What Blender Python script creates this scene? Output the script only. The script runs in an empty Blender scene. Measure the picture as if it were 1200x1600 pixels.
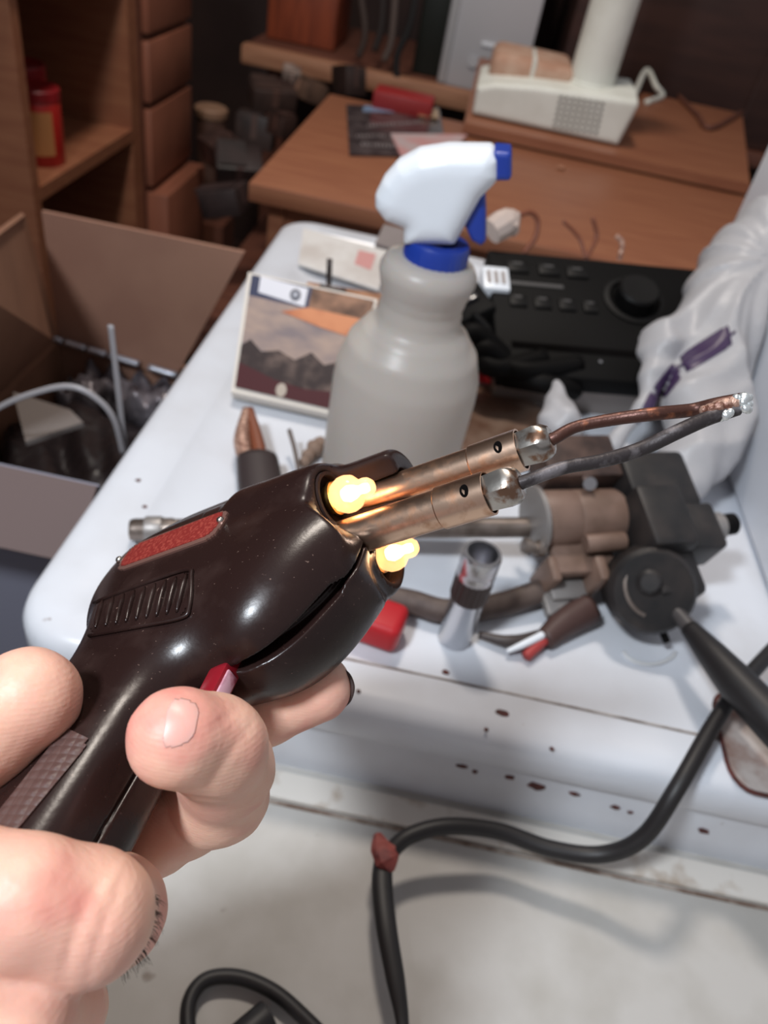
import bpy, bmesh, math, random
import numpy as np
from mathutils import Vector, Matrix
random.seed(7); np.random.seed(7)
SC = bpy.context.scene
COL = SC.collection
R = math.radians

# ------------------------------------------------------------------ camera
CAM_H = 0.32                       # height of the lens above the white enamel top (z = 0)
PITCH, ROLL, FPX = R(39.8), R(12.2), 1200.0
_s, _c = math.sin(ROLL), math.cos(ROLL)
FW = np.array([0, math.cos(PITCH), -math.sin(PITCH)])
_u0 = np.array([0, math.sin(PITCH), math.cos(PITCH)])
RT = _c*np.array([1., 0, 0]) + _s*_u0
UP = -_s*np.array([1., 0, 0]) + _c*_u0
CAM = np.array([0, 0, CAM_H])
cd = bpy.data.cameras.new('camera'); cam = bpy.data.objects.new('camera', cd); COL.objects.link(cam)
cd.sensor_fit = 'HORIZONTAL'; cd.sensor_width = 36; cd.lens = 36; cd.clip_start = 0.01; cd.clip_end = 50
m = Matrix.Identity(4)
for i in range(3):
    m[i][0] = RT[i]; m[i][1] = UP[i]; m[i][2] = -FW[i]; m[i][3] = CAM[i]
cam.matrix_world = m
cd.dof.use_dof = True; cd.dof.focus_distance = 0.178; cd.dof.aperture_fstop = 21
SC.camera = cam

# ------------------------------------------------------------------ light
w = bpy.data.worlds.new('room_air'); SC.world = w; w.use_nodes = True
w.node_tree.nodes['Background'].inputs[0].default_value = (0.86, 0.84, 0.88, 1)
w.node_tree.nodes['Background'].inputs[1].default_value = 0.29
def area(name, loc, target, size, power, col):
    l = bpy.data.lights.new(name, 'AREA'); l.shape = 'DISK'; l.size = size; l.energy = power; l.color = col
    o = bpy.data.objects.new(name, l); COL.objects.link(o); o.location = loc
    o.rotation_euler = (Vector(target)-Vector(loc)).to_track_quat('-Z', 'Y').to_euler()
    return o
area('bench_lamp', (-0.36, -0.20, 0.86), (0.0, 0.2, 0), 0.13, 8.9, (0.86, 0.93, 1.0))
area('ceiling_lamp', (-0.25, 0.95, 1.55), (-.1, 1.0, 0), 0.22, 14.0, (1.0, 0.90, 0.80))
SC.view_settings.view_transform = 'Standard'; SC.view_settings.look = 'None'
SC.view_settings.exposure = 0.0; SC.view_settings.gamma = 1; SC.view_settings.use_curve_mapping = False

# ------------------------------------------------------------------ helpers: points
def ray(x, y): return FW + RT*(x-600)/FPX + UP*(800-y)/FPX
def atz(x, y, z=0.0):
    d = ray(x, y); return CAM + d*((z-CAM_H)/d[2])
def aty(x, y, Y):
    d = ray(x, y); return CAM + d*(Y/d[1])
def atx(x, y, X):
    d = ray(x, y); return CAM + d*(X/d[0])
def atd(x, y, D): return CAM + ray(x, y)*D
def pd(x, y, d): return atd(x, y, d)
def cam2w(P):                      # camera coords (right, up, toward) in metres -> world
    P = np.asarray(P, float); return CAM + P[..., 0:1]*RT + P[..., 1:2]*UP - P[..., 2:3]*FW
def pc(x, y, d): return np.array([(x-600)/FPX*d, (800-y)/FPX*d, -d])
def nrm(v):
    v = np.asarray(v, float); return v/np.linalg.norm(v)

# ------------------------------------------------------------------ helpers: materials
def lin(c): return tuple(((v/255+0.055)/1.055)**2.4 if v/255 > 0.04045 else v/255/12.92 for v in c)
MATS = {}
def mat(name, col, rough=0.5, metal=0.0, col2=None, nscale=30, ndetail=4, lo=0.4, hi=0.65, bump=0.0, bscale=200, spec=0.5,
        stretch=None, sss=0, trans=0.0, coat=0.0, emit=None, estr=0, alpha=1.0, rough2=None, col3=None, n3=8, lo3=.6, hi3=.7, bdist=.001, tl=0):
    M = bpy.data.materials.new(name); M.use_nodes = True; nt = M.node_tree; N = nt.nodes; L = nt.links
    b = N['Principled BSDF']
    b.inputs['Base Color'].default_value = (*lin(col), 1); b.inputs['Roughness'].default_value = rough
    b.inputs['Metallic'].default_value = metal; b.inputs['Specular IOR Level'].default_value = spec
    b.inputs['Transmission Weight'].default_value = trans; b.inputs['Coat Weight'].default_value = coat; b.inputs['Alpha'].default_value = alpha
    if sss:
        b.inputs['Subsurface Weight'].default_value = sss; b.inputs['Subsurface Radius'].default_value = (1, .35, .2); b.inputs['Subsurface Scale'].default_value = 0.004
    if emit:
        b.inputs['Emission Color'].default_value = (*emit, 1); b.inputs['Emission Strength'].default_value = estr
    tc = N.new('ShaderNodeTexCoord'); mp = N.new('ShaderNodeMapping'); L.new(tc.outputs['Object'], mp.inputs[0])
    if stretch: mp.inputs['Scale'].default_value = stretch
    def ramp(scale, a, bb, det=ndetail):
        n = N.new('ShaderNodeTexNoise'); n.inputs['Scale'].default_value = scale; n.inputs['Detail'].default_value = det; L.new(mp.outputs[0], n.inputs['Vector'])
        r = N.new('ShaderNodeMapRange'); r.inputs[1].default_value = a; r.inputs[2].default_value = bb; r.clamp = True; L.new(n.outputs[0], r.inputs[0]); return r.outputs[0]
    cur = None
    if col2:
        f = ramp(nscale, lo, hi)
        mx = N.new('ShaderNodeMix'); mx.data_type = 'RGBA'; L.new(f, mx.inputs[0])
        mx.inputs[6].default_value = (*lin(col), 1); mx.inputs[7].default_value = (*lin(col2), 1); cur = mx.outputs[2]
        if rough2 is not None:
            mr = N.new('ShaderNodeMapRange'); L.new(f, mr.inputs[0]); mr.inputs[3].default_value = rough; mr.inputs[4].default_value = rough2; L.new(mr.outputs[0], b.inputs['Roughness'])
    if col3:
        f = ramp(n3, lo3, hi3, 3)
        mx = N.new('ShaderNodeMix'); mx.data_type = 'RGBA'; L.new(f, mx.inputs[0])
        if cur: L.new(cur, mx.inputs[6])
        else: mx.inputs[6].default_value = (*lin(col), 1)
        mx.inputs[7].default_value = (*lin(col3), 1); cur = mx.outputs[2]
    if cur: L.new(cur, b.inputs['Base Color'])
    if bump:
        n = N.new('ShaderNodeTexNoise'); n.inputs['Scale'].default_value = bscale; n.inputs['Detail'].default_value = 4; L.new(mp.outputs[0], n.inputs['Vector'])
        bp = N.new('ShaderNodeBump'); bp.inputs['Strength'].default_value = bump; bp.inputs['Distance'].default_value = bdist
        L.new(n.outputs[0], bp.inputs['Height']); L.new(bp.outputs[0], b.inputs['Normal'])
    if tl:
        out = N['Material Output']; t = N.new('ShaderNodeBsdfTranslucent'); t.inputs[0].default_value = (*lin(col), 1)
        ms = N.new('ShaderNodeMixShader'); ms.inputs[0].default_value = tl; L.new(b.outputs[0], ms.inputs[1]); L.new(t.outputs[0], ms.inputs[2]); L.new(ms.outputs[0], out.inputs[0])
    MATS[name] = M
    return M

# ------------------------------------------------------------------ helpers: meshes
def link(name, me, mt, parent=None, smooth=True):
    o = bpy.data.objects.new(name, me); COL.objects.link(o)
    if mt: me.materials.append(mt)
    if smooth:
        me.polygons.foreach_set('use_smooth', [True]*len(me.polygons))
        if smooth == 'auto':
            bm = bmesh.new(); bm.from_mesh(me)
            for e in bm.edges:
                if len(e.link_faces) == 2 and e.calc_face_angle(0) > R(35): e.smooth = False
            bm.to_mesh(me); bm.free()
    if parent is not None:
        o.parent = parent; o.matrix_parent_inverse = Matrix.Translation(parent.location).inverted() if parent.type == 'EMPTY' else Matrix.Identity(4)
    return o
def mk(name, shapes, mt, parent=None, smooth='auto'):
    V, F = [], []
    if isinstance(shapes, tuple): shapes = [shapes]
    for v, f in shapes:
        k = len(V); V += [tuple(map(float, p)) for p in v]; F += [tuple(int(i)+k for i in q) for q in f]
    me = bpy.data.meshes.new(name); me.from_pydata(V, [], F); me.validate()
    bm = bmesh.new(); bm.from_mesh(me); bmesh.ops.recalc_face_normals(bm, faces=bm.faces); bm.to_mesh(me); bm.free()
    return link(name, me, mt, parent, smooth)
def thing(name, label, cat, loc=(0, 0, 0), group=None):
    o = bpy.data.objects.new(name, None); COL.objects.link(o); o.location = [float(v) for v in loc]; o.empty_display_size = 0.02
    return tag(o, label, cat, group)
def tag(o, label, cat, group=None):
    o['label'] = label; o['category'] = cat
    if group: o['group'] = group
    return o
def struct(o, label=None, cat=None):
    o['kind'] = 'structure'
    if label: o['label'] = label
    if cat: o['category'] = cat
    return o
def frame(O, X, Z):                # orthonormal frame: X kept, Z made perpendicular
    X = nrm(X); Z = np.asarray(Z, float); Z = nrm(Z-X*(Z@X)); Y = np.cross(Z, X)
    return np.asarray(O, float), np.stack([X, Y, Z])
WORLD = (np.zeros(3), np.eye(3))
def tf(fr, P): return fr[0] + np.asarray(P, float) @ fr[1]
def xf(fr, sh): return (tf(fr, np.array(sh[0])), sh[1])
def box(x0, x1, y0, y1, z0, z1, bev=0.0, seg=2):
    bm = bmesh.new(); bmesh.ops.create_cube(bm, size=1)
    for v in bm.verts:
        v.co = ((x0+x1)/2+v.co.x*(x1-x0), (y0+y1)/2+v.co.y*(y1-y0), (z0+z1)/2+v.co.z*(z1-z0))
    if bev: bmesh.ops.bevel(bm, geom=list(bm.edges), offset=bev, segments=seg, affect='EDGES', profile=0.5)
    bm.verts.index_update(); r = ([tuple(v.co) for v in bm.verts], [tuple(v.index for v in f.verts) for f in bm.faces]); bm.free(); return r
def lathe(prof, n=32, axis='z', cap=True):          # prof: (radius, height)
    V, F = [], []
    for r, h in prof:
        for k in range(n):
            a = 2*math.pi*k/n; V.append((r*math.cos(a), r*math.sin(a), h))
    for i in range(len(prof)-1):
        for k in range(n):
            F.append((i*n+k, i*n+(k+1) % n, (i+1)*n+(k+1) % n, (i+1)*n+k))
    if cap:
        F.append(tuple(range(n-1, -1, -1))); F.append(tuple(range((len(prof)-1)*n, len(prof)*n)))
    if axis == 'x': V = [(h, r, u) for r, u, h in V]
    if axis == 'y': V = [(u, h, r) for r, u, h in V]
    return V, F
def spline(P, n=8):                # Catmull-Rom through points
    P = np.array(P, float)
    if len(P) < 3: return np.array([P[0]+(P[1]-P[0])*t for t in np.linspace(0, 1, n+1)])
    Q = np.vstack([2*P[0]-P[1], P, 2*P[-1]-P[-2]]); out = []
    for i in range(1, len(Q)-2):
        for t in np.linspace(0, 1, n, endpoint=False):
            a, b, c, d = Q[i-1:i+3]
            out.append(.5*((2*b)+(c-a)*t+(2*a-5*b+4*c-d)*t*t+(3*b-a-3*c+d)*t**3))
    out.append(P[-1]); return np.array(out)
def tube(P, r, n=10, sm=8, flat=None, upv=None):       # swept tube; r number or per point list; flat = (w,h) oval
    C0 = spline(P, sm) if sm else np.array(P, float)
    m_ = len(C0)
    rr = np.interp(np.linspace(0, 1, m_), np.linspace(0, 1, len(r)), r) if hasattr(r, '__len__') else np.full(m_, r)
    T = np.gradient(C0, axis=0); T /= np.linalg.norm(T, axis=1)[:, None]+1e-12
    u = np.asarray(upv if upv is not None else ((0, 0, 1) if abs(T[0][2]) < .9 else (1, 0, 0)), float)
    V, F = [], []
    for i in range(m_):
        u = u-T[i]*(u@T[i]); u = nrm(u); s = np.cross(T[i], u)
        fw, fh = flat if flat else (1, 1)
        for k in range(n):
            a = 2*math.pi*k/n; V.append(C0[i]+rr[i]*(s*math.cos(a)*fw+u*math.sin(a)*fh))
    for i in range(m_-1):
        for k in range(n): F.append((i*n+k, i*n+(k+1) % n, (i+1)*n+(k+1) % n, (i+1)*n+k))
    F.append(tuple(range(n-1, -1, -1))); F.append(tuple(range((m_-1)*n, m_*n)))
    return V, F
def prism(poly, h0, h1):           # polygon in xy extruded in z
    n = len(poly); V = [(x, y, h0) for x, y in poly]+[(x, y, h1) for x, y in poly]
    return V, [tuple(range(n-1, -1, -1)), tuple(range(n, 2*n))]+[(i, (i+1) % n, n+(i+1) % n, n+i) for i in range(n)]
def ball(c, r, n=12, squash=(1, 1, 1)):
    V, F = lathe([(max(1e-5, math.sin(math.pi*i/n))*r, -math.cos(math.pi*i/n)*r) for i in range(n+1)], n*2)
    return [(c[0]+v[0]*squash[0], c[1]+v[1]*squash[1], c[2]+v[2]*squash[2]) for v in V], F
def slab(c4, th):                  # four world corners + thickness along normal
    c4 = [np.asarray(p, float) for p in c4]; n = nrm(np.cross(c4[1]-c4[0], c4[3]-c4[0]))*th
    V = c4+[p+n for p in c4]
    return V, [(3, 2, 1, 0), (4, 5, 6, 7)]+[(i, (i+1) % 4, 4+(i+1) % 4, 4+i) for i in range(4)]
def nets(F, org, h):               # naive surface nets of a sampled distance field
    S = F < 0; c = np.zeros(tuple(np.array(F.shape)-1), np.int8)
    for i in (0, 1):
        for j in (0, 1):
            for k in (0, 1): c += S[i:F.shape[0]-1+i, j:F.shape[1]-1+j, k:F.shape[2]-1+k]
    act = np.argwhere((c > 0) & (c < 8)); ids = np.full(c.shape, -1, np.int64); ids[tuple(act.T)] = np.arange(len(act))
    acc = np.zeros((len(act), 3)); cnt = np.zeros(len(act))
    for ax in range(3):
        for p in (0, 1):
            for q in (0, 1):
                o0 = [0, 0, 0]; o0[(ax+1) % 3] = p; o0[(ax+2) % 3] = q; o1 = list(o0); o1[ax] = 1
                a = F[tuple((act+o0).T)]; b = F[tuple((act+o1).T)]; mm = (a < 0) != (b < 0)
                t = np.where(mm, a/np.where(mm, a-b, 1), 0); pt = np.tile(np.array(o0, float), (len(act), 1)); pt[:, ax] = t
                acc[mm] += pt[mm]; cnt[mm] += 1
    V = (act+acc/cnt[:, None])*h+org
    Q = []
    for ax in range(3):
        a1, a2 = (ax+1) % 3, (ax+2) % 3
        sl0 = [slice(None)]*3; sl1 = [slice(None)]*3; sl0[ax] = slice(0, -1); sl1[ax] = slice(1, None)
        e = np.argwhere(S[tuple(sl0)] != S[tuple(sl1)])
        e = e[(e[:, a1] > 0) & (e[:, a2] > 0) & (e[:, a1] < F.shape[a1]-1) & (e[:, a2] < F.shape[a2]-1)]
        inside = S[tuple(e.T)]
        d1 = np.zeros(3, int); d1[a1] = 1; d2 = np.zeros(3, int); d2[a2] = 1
        q = np.stack([ids[tuple((e-d1-d2).T)], ids[tuple((e-d2).T)], ids[tuple(e.T)], ids[tuple((e-d1).T)]], 1)
        q[~inside] = q[~inside][:, ::-1]; Q.append(q)
    return V, np.vstack(Q)
def npmesh(name, V, Q, mt, parent=None):
    me = bpy.data.meshes.new(name); me.vertices.add(len(V)); me.vertices.foreach_set('co', V.astype(np.float32).ravel())
    me.loops.add(Q.size); me.loops.foreach_set('vertex_index', Q.astype(np.int32).ravel())
    me.polygons.add(len(Q)); me.polygons.foreach_set('loop_start', np.arange(0, Q.size, 4, dtype=np.int32))
    me.polygons.foreach_set('loop_total', np.full(len(Q), 4, np.int32)); me.update(calc_edges=True)
    return link(name, me, mt, parent, True)
def sample(fn, lo, hi, h, B=10):     # only the blocks near the surface are sampled finely
    nb = [int(math.ceil((hi[i]-lo[i])/h/B)) for i in range(3)]
    ctr = [lo[i]+(np.arange(nb[i])+.5)*B*h for i in range(3)]
    C_ = fn(*np.meshgrid(*ctr, indexing='ij')); out = np.repeat(np.repeat(np.repeat(C_, B, 0), B, 1), B, 2).astype(np.float32)
    act = np.argwhere(np.abs(C_) < B*h*1.25); k = np.arange(B)
    for i in range(0, len(act), 400):
        a = act[i:i+400]*B
        I = a[:, 0, None, None, None]+k[None, :, None, None]; J = a[:, 1, None, None, None]+k[None, None, :, None]; K = a[:, 2, None, None, None]+k[None, None, None, :]
        I, J, K = np.broadcast_arrays(I, J, K)
        out[I, J, K] = fn(lo[0]+I*h, lo[1]+J*h, lo[2]+K*h)
    return out
def smin(a, b, k):
    t = np.clip(.5+.5*(b-a)/k, 0, 1); return b*(1-t)+a*t-k*t*(1-t)
def smax(a, b, k): return -smin(-a, -b, k)
def cone(X, Y, Z, a, b, ra, rb):    # rounded tapered capsule
    a = np.asarray(a, np.float32); b = np.asarray(b, np.float32); d = b-a
    t = np.clip(((X-a[0])*d[0]+(Y-a[1])*d[1]+(Z-a[2])*d[2])/float(d@d), 0, 1)
    return np.sqrt((X-a[0]-t*d[0])**2+(Y-a[1]-t*d[1])**2+(Z-a[2]-t*d[2])**2)-(ra+(rb-ra)*t)
def trace(fn, O, D, t0=60, t1=420, n=90):
    t = np.full(D.shape[:-1], float(t0)); 
    for _ in range(n):
        P = O+D*t[..., None]; d = fn(P[..., 0], P[..., 1], P[..., 2]); t = np.minimum(t+np.clip(d, -4, 8)*.6, t1)
    P = O+D*t[..., None]; hit = np.abs(fn(P[..., 0], P[..., 1], P[..., 2])) < .5
    return P, hit
def grad(fn, P, e=.4):
    g = np.stack([fn(*(P+np.eye(3)[i]*e).transpose(-1, *range(P.ndim-1)))-fn(*(P-np.eye(3)[i]*e).transpose(-1, *range(P.ndim-1))) for i in range(3)], -1)
    return g/(np.linalg.norm(g, axis=-1, keepdims=True)+1e-9)
def patch(fn, O, toworld, quad, nu, nv, off, rnd=0.0, th=.5, dirs=None, t0=60, t1=420):
    q = np.array(quad, float); u = np.linspace(0, 1, nu); v = np.linspace(0, 1, nv)
    U, W_ = np.meshgrid(u, v, indexing='ij')
    P = ((1-U)*(1-W_))[..., None]*q[0]+(U*(1-W_))[..., None]*q[1]+(U*W_)[..., None]*q[2]+((1-U)*W_)[..., None]*q[3]
    D = dirs(P[..., 0], P[..., 1]); S, hit = trace(fn, O, D, t0, t1); N = grad(fn, S)
    A = S+N*off; B = S+N*(off-th)
    asp = np.linalg.norm(q[1]-q[0])/np.linalg.norm(q[3]-q[0])
    ok = hit.copy()
    if rnd:
        du = np.minimum(U, 1-U)*asp; dv = np.minimum(W_, 1-W_); cu = np.clip(rnd-du, 0, 1); cv = np.clip(rnd-dv, 0, 1); ok &= np.hypot(cu, cv) <= rnd*1.001
    V = np.concatenate([A.reshape(-1, 3), B.reshape(-1, 3)]); n = nu*nv; F = []
    cell = ok[:-1, :-1] & ok[1:, :-1] & ok[:-1, 1:] & ok[1:, 1:]
    ix = lambda i, j: i*nv+j
    C_ = lambda i, j: 0 <= i < nu-1 and 0 <= j < nv-1 and cell[i, j]
    for i in range(nu-1):
        for j in range(nv-1):
            if not cell[i, j]: continue
            a, b, c, d = ix(i, j), ix(i+1, j), ix(i+1, j+1), ix(i, j+1)
            F += [(a, b, c, d), (n+d, n+c, n+b, n+a)]
            for (di, dj, e0, e1) in ((0, -1, a, b), (1, 0, b, c), (0, 1, c, d), (-1, 0, d, a)):
                if not C_(i+di, j+dj): F.append((e1, e0, n+e0, n+e1))
    used = sorted({k for f in F for k in f}); mp = {k: i for i, k in enumerate(used)}
    return toworld(V[used]), [tuple(mp[k] for k in f) for f in F]
def pixray(x, y):
    x = np.asarray(x, float); y = np.asarray(y, float)
    D = np.stack([(x-600)/FPX, (800-y)/FPX, -np.ones_like(x)], -1); D /= np.linalg.norm(D, axis=-1, keepdims=True); return D
M_BAKE = mat('brown_bakelite', (37, 23, 21), .27, col2=(48, 33, 30), nscale=90, lo=.5, hi=.75, bump=.07, bscale=900, rough2=.42, bdist=.0004, spec=.38, col3=(104, 84, 76), n3=1100, lo3=.70, hi3=.76)
M_BAKE2 = mat('raw_bakelite', (44, 30, 27), .8, spec=.15)
M_GRIP = mat('checkered_grip', (84, 62, 58), .45)
def grip_bump(M):
    nt = M.node_tree; N = nt.nodes; L = nt.links; v = N.new('ShaderNodeTexVoronoi'); v.inputs['Scale'].default_value = 520; v.inputs['Randomness'].default_value = .15
    L.new(N['Mapping'].outputs[0], v.inputs['Vector']); bp = N.new('ShaderNodeBump'); bp.inputs['Strength'].default_value = 1; bp.inputs['Distance'].default_value = .0006; bp.invert = True
    L.new(v.outputs['Distance'], bp.inputs['Height']); L.new(bp.outputs[0], N['Principled BSDF'].inputs['Normal'])
grip_bump(M_GRIP)
M_TUBE = mat('plated_tube', (226, 192, 168), .30, 1.0, col2=(190, 146, 118), nscale=220, lo=.5, hi=.7, rough2=.42, bump=.05, bscale=1500, bdist=.0002)
M_NUT = mat('nickel_nut', (200, 195, 188), .3, 1.0, col2=(150, 118, 98), nscale=260, lo=.5, hi=.62, bump=.1, bscale=900, bdist=.0003)
M_BLACK = mat('black_hole', (10, 8, 8), .9, spec=.05)
M_BULB = mat('lit_lamp_glass', (255, 200, 140), .1, emit=(1, .58, .32), estr=.95, alpha=.45)
M_FIL = mat('glowing_filament', (255, 230, 190), .3, emit=(1, .74, .42), estr=13)
M_BRASS = mat('brass', (190, 150, 90), .3, 1.0)
M_COPPER = mat('oxidised_copper', (86, 56, 48), .42, .55, col2=(150, 92, 66), nscale=210, lo=.56, hi=.68, bump=.25, bscale=700, bdist=.0006)
M_CHAR = mat('sooted_copper', (58, 52, 53), .5, .4, col2=(112, 106, 108), nscale=160, lo=.55, hi=.7, bump=.3, bscale=700, bdist=.0006)
M_SOLDER = mat('solder', (240, 245, 245), .25, .8, bump=.3, bscale=900)
M_FLUX = mat('tinned_flux', (196, 160, 142), .4, .3, col2=(110, 70, 56), nscale=420, bump=.4, bscale=900)
M_RED = mat('red_plastic', (130, 22, 34), .3)
M_PINK = mat('pink_trigger_face', (205, 160, 175), .35, col2=(150, 60, 80), nscale=300)  # pale pink with darker blotches on one face of the trigger
M_PLATE = mat('aluminium_plate', (150, 112, 102), .4, .6)
M_PLATERED = mat('red_plate_paint', (124, 36, 32), .5, col2=(150, 62, 52), nscale=900, lo=.5, hi=.6, stretch=(1, 1, 2), bump=.3, bscale=500)
M_SKIN = mat('skin', (236, 180, 160), .48, col2=(238, 190, 166), nscale=38, lo=.4, hi=.6, sss=.35, bump=.22, bscale=520, col3=(224, 142, 130), n3=42, lo3=.55, hi3=.72, bdist=.0007)
M_NAIL = mat('nail', (232, 170, 158), .36, sss=.3)
M_HAIR = mat('dark_hair', (40, 28, 24), .5)

def skin_ridges(M):
    nt = M.node_tree; N = nt.nodes; L = nt.links; wv = N.new('ShaderNodeTexWave'); wv.wave_type = 'RINGS'; wv.inputs['Scale'].default_value = 330; wv.inputs['Distortion'].default_value = 5; wv.inputs['Detail'].default_value = 1; wv.inputs['Detail Scale'].default_value = .4
    L.new(N['Mapping'].outputs[0], wv.inputs['Vector']); bp = N.new('ShaderNodeBump'); bp.inputs['Strength'].default_value = .07; bp.inputs['Distance'].default_value = .00025
    old = N['Bump']; L.new(wv.outputs[1], bp.inputs['Height']); L.new(old.outputs[0], bp.inputs['Normal']); L.new(bp.outputs[0], N['Principled BSDF'].inputs['Normal'])
skin_ridges(M_SKIN)
# ------------------------------------------------------------------ room
M_FLOOR = mat('floor_boards', (70, 48, 40), .6, col2=(50, 34, 30), nscale=6, stretch=(1, 8, 1))
M_WALL = mat('dark_wall', (58, 40, 36), .8, col2=(48, 32, 30), nscale=5, bump=.2, bscale=60)
struct(mk('floor', box(-1.6, 1.6, -1.2, 2.7, -.82, -.78), M_FLOOR, smooth=False), 'brown wooden floor far below the bench', 'floor')
struct(mk('wall_back', box(-1.6, 1.6, 2.62, 2.7, -.78, 1.9), M_WALL, smooth=False), 'dark brown wall behind the cluttered desk', 'wall')
struct(mk('wall_left', box(-1.66, -1.6, -1.2, 2.7, -.78, 1.9), M_WALL, smooth=False), 'dark brown wall beyond the shelves', 'wall')

# ------------------------------------------------------------------ materials of the bench
M_ENAMEL = mat('white_enamel', (216, 219, 226), .28, col2=(206, 207, 212), nscale=14, lo=.45, hi=.7, col3=(120, 92, 76), n3=60, lo3=.755, hi3=.79)
M_ENAMEL2 = mat('white_enamel_plain', (214, 217, 224), .3)
M_TABLE = mat('painted_table', (184, 181, 177), .55, col2=(170, 166, 160), nscale=22, lo=.4, hi=.65, col3=(122, 110, 100), n3=55, lo3=.72, hi3=.80, bump=.15, bscale=120)
M_TRIM = mat('table_edge_strip', (214, 208, 200), .5, col2=(180, 165, 150), nscale=50, lo=.55, hi=.7)
M_RUST = mat('rust_chip', (92, 44, 38), .8, col2=(60, 34, 30), nscale=300)
M_CORD = mat('black_cord', (28, 25, 26), .5)
M_WOOD = mat('brown_laminate', (150, 98, 70), .45, col2=(136, 84, 60), nscale=9, stretch=(1, 9, 9), lo=.35, hi=.65)
M_WOODD = mat('dark_wood', (112, 68, 52), .55, col2=(94, 56, 44), nscale=7, stretch=(1, 8, 1))
M_WOODL = mat('pale_wood', (178, 128, 98), .6, col2=(158, 108, 80), nscale=9, stretch=(1, 8, 8))
M_CARD = mat('cardboard', (158, 118, 98), .8, col2=(148, 108, 90), nscale=12, bump=.1, bscale=90)
M_CARDD = mat('cardboard_outside', (150, 108, 84), .8, col2=(138, 98, 76), nscale=14)
M_WHITEP = mat('white_plastic', (232, 236, 242), .35)
M_BLUEP = mat('blue_plastic', (30, 58, 150), .35)
M_BOT = mat('translucent_bottle', (214, 206, 198), .36, sss=.3, tl=.4)
M_DARKP = mat('black_plastic', (12, 11, 11), .6, spec=.12)
M_CHROME = mat('satin_chrome', (200, 200, 204), .25, 1.0)
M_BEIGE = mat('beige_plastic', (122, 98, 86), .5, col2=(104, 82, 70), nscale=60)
M_METAL = mat('dull_metal', (150, 138, 130), .4, .8, col2=(110, 98, 90), nscale=60)
M_STEELW = mat('grey_metal', (150, 145, 142), .45, .5)
M_GREY = mat('grey_panel', (190, 190, 194), .5)
M_CREAM = mat('cream_plastic', (226, 228, 220), .45, col2=(216, 217, 208), nscale=20)
M_DUST = mat('dusty_cream', (172, 132, 110), .9, col2=(190, 160, 140), nscale=30)
M_REDP = mat('bright_red_plastic', (178, 28, 36), .4)
M_REDD = mat('dull_red', (140, 30, 30), .5)
M_WIRE = mat('brown_wire', (120, 66, 44), .5)
M_CLEAR = mat('clear_film', (190, 192, 198), .15, alpha=.45, bump=.8, bscale=70, bdist=.004)
M_BAG = mat('white_film', (206, 204, 206), .4, tl=.35, bump=.25, bscale=60, bdist=.003)
M_INK = mat('purple_print', (62, 44, 76), .4)

# ------------------------------------------------------------------ table and enamel top
TZ = -.064
t = thing('worktable', 'off-white painted table top with stains under the white enamel panel', 'table', (.3, .2, -.78))
mk('table_top', box(-.172, .95, -.35, .9, TZ-.03, TZ, .003), M_TABLE, t)
mk('edge_strip', box(-.172, .95, .209, .2245, TZ, TZ+.004, .0012), M_TRIM, t)
mk('joint_line', box(-.172, .95, .2065, .2086, TZ-.001, TZ+.0006), mat('dirty_joint', (112, 92, 80), .8, col2=(170, 158, 148), nscale=90), t)
for x in (-.145, .9):
    for y in (-.3, .85): mk('leg', box(x-.025, x+.025, y-.025, y+.025, -.78, TZ-.03, .003), M_TABLE, t)
def rrect(x0, x1, y0, y1, r, n=10):
    P = []
    for cx, cy, a0 in ((x1-r, y1-r, 0), (x0+r, y1-r, 90), (x0+r, y0+r, 180), (x1-r, y0+r, 270)):
        for k in range(n+1):
            a = R(a0+90*k/n); P.append((cx+r*math.cos(a), cy+r*math.sin(a)))
    return P
X0, X1, Y0, Y1 = -.174, .30, .226, .845
rings = []
def ring(l, rr, f, b, z, rad): rings.append([(x, y, z) for x, y in rrect(X0+l, X1-rr, Y0+f, Y1-b, rad)])
ring(.004, .004, .004, .004, TZ, .03); ring(.004, .004, .004, .004, -.021, .03); ring(.0012, .0012, .0012, .0012, -.0195, .034)
ring(0, 0, 0, 0, -.017, .034); ring(0, 0, 0, 0, -.004, .034); ring(.002, .002, .002, .002, .002, .034); ring(.006, .006, .006, .006, .005, .032); ring(.012, .012, .012, .012, .006, .028)
ring(.036, .03, .0275, .03, .006, .014); ring(.038, .031, .0285, .031, .005, .013); ring(.050, .034, .0300, .04, .0012, .010); ring(.062, .036, .031, .05, 0, .008)
V = [p for r_ in rings for p in r_]; n = len(rings[0]); F = []
for i in range(len(rings)-1):
    for k in range(n): F.append((i*n+k, i*n+(k+1) % n, (i+1)*n+(k+1) % n, (i+1)*n+k))
F.append(tuple(range((len(rings)-1)*n, len(rings)*n)))
TRAY = thing('enamel_panel', 'large white enamelled metal top with raised rim and chipped rusty front edge', 'metal panel', (.06, .5, TZ))
mk('panel_body', (V, F), M_ENAMEL, TRAY)
mk('upright_side', box(.252, .27, .275, .74, .004, .32, .006, 3), M_ENAMEL2, TRAY)
mk('groove_dirt', box(-.10, X1-.034, .2552, .2562, .0048, .0056), mat('groove_grey', (120, 108, 102), .8, col2=(186, 180, 176), nscale=60), TRAY, False)
rng = random.Random(5)
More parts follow.
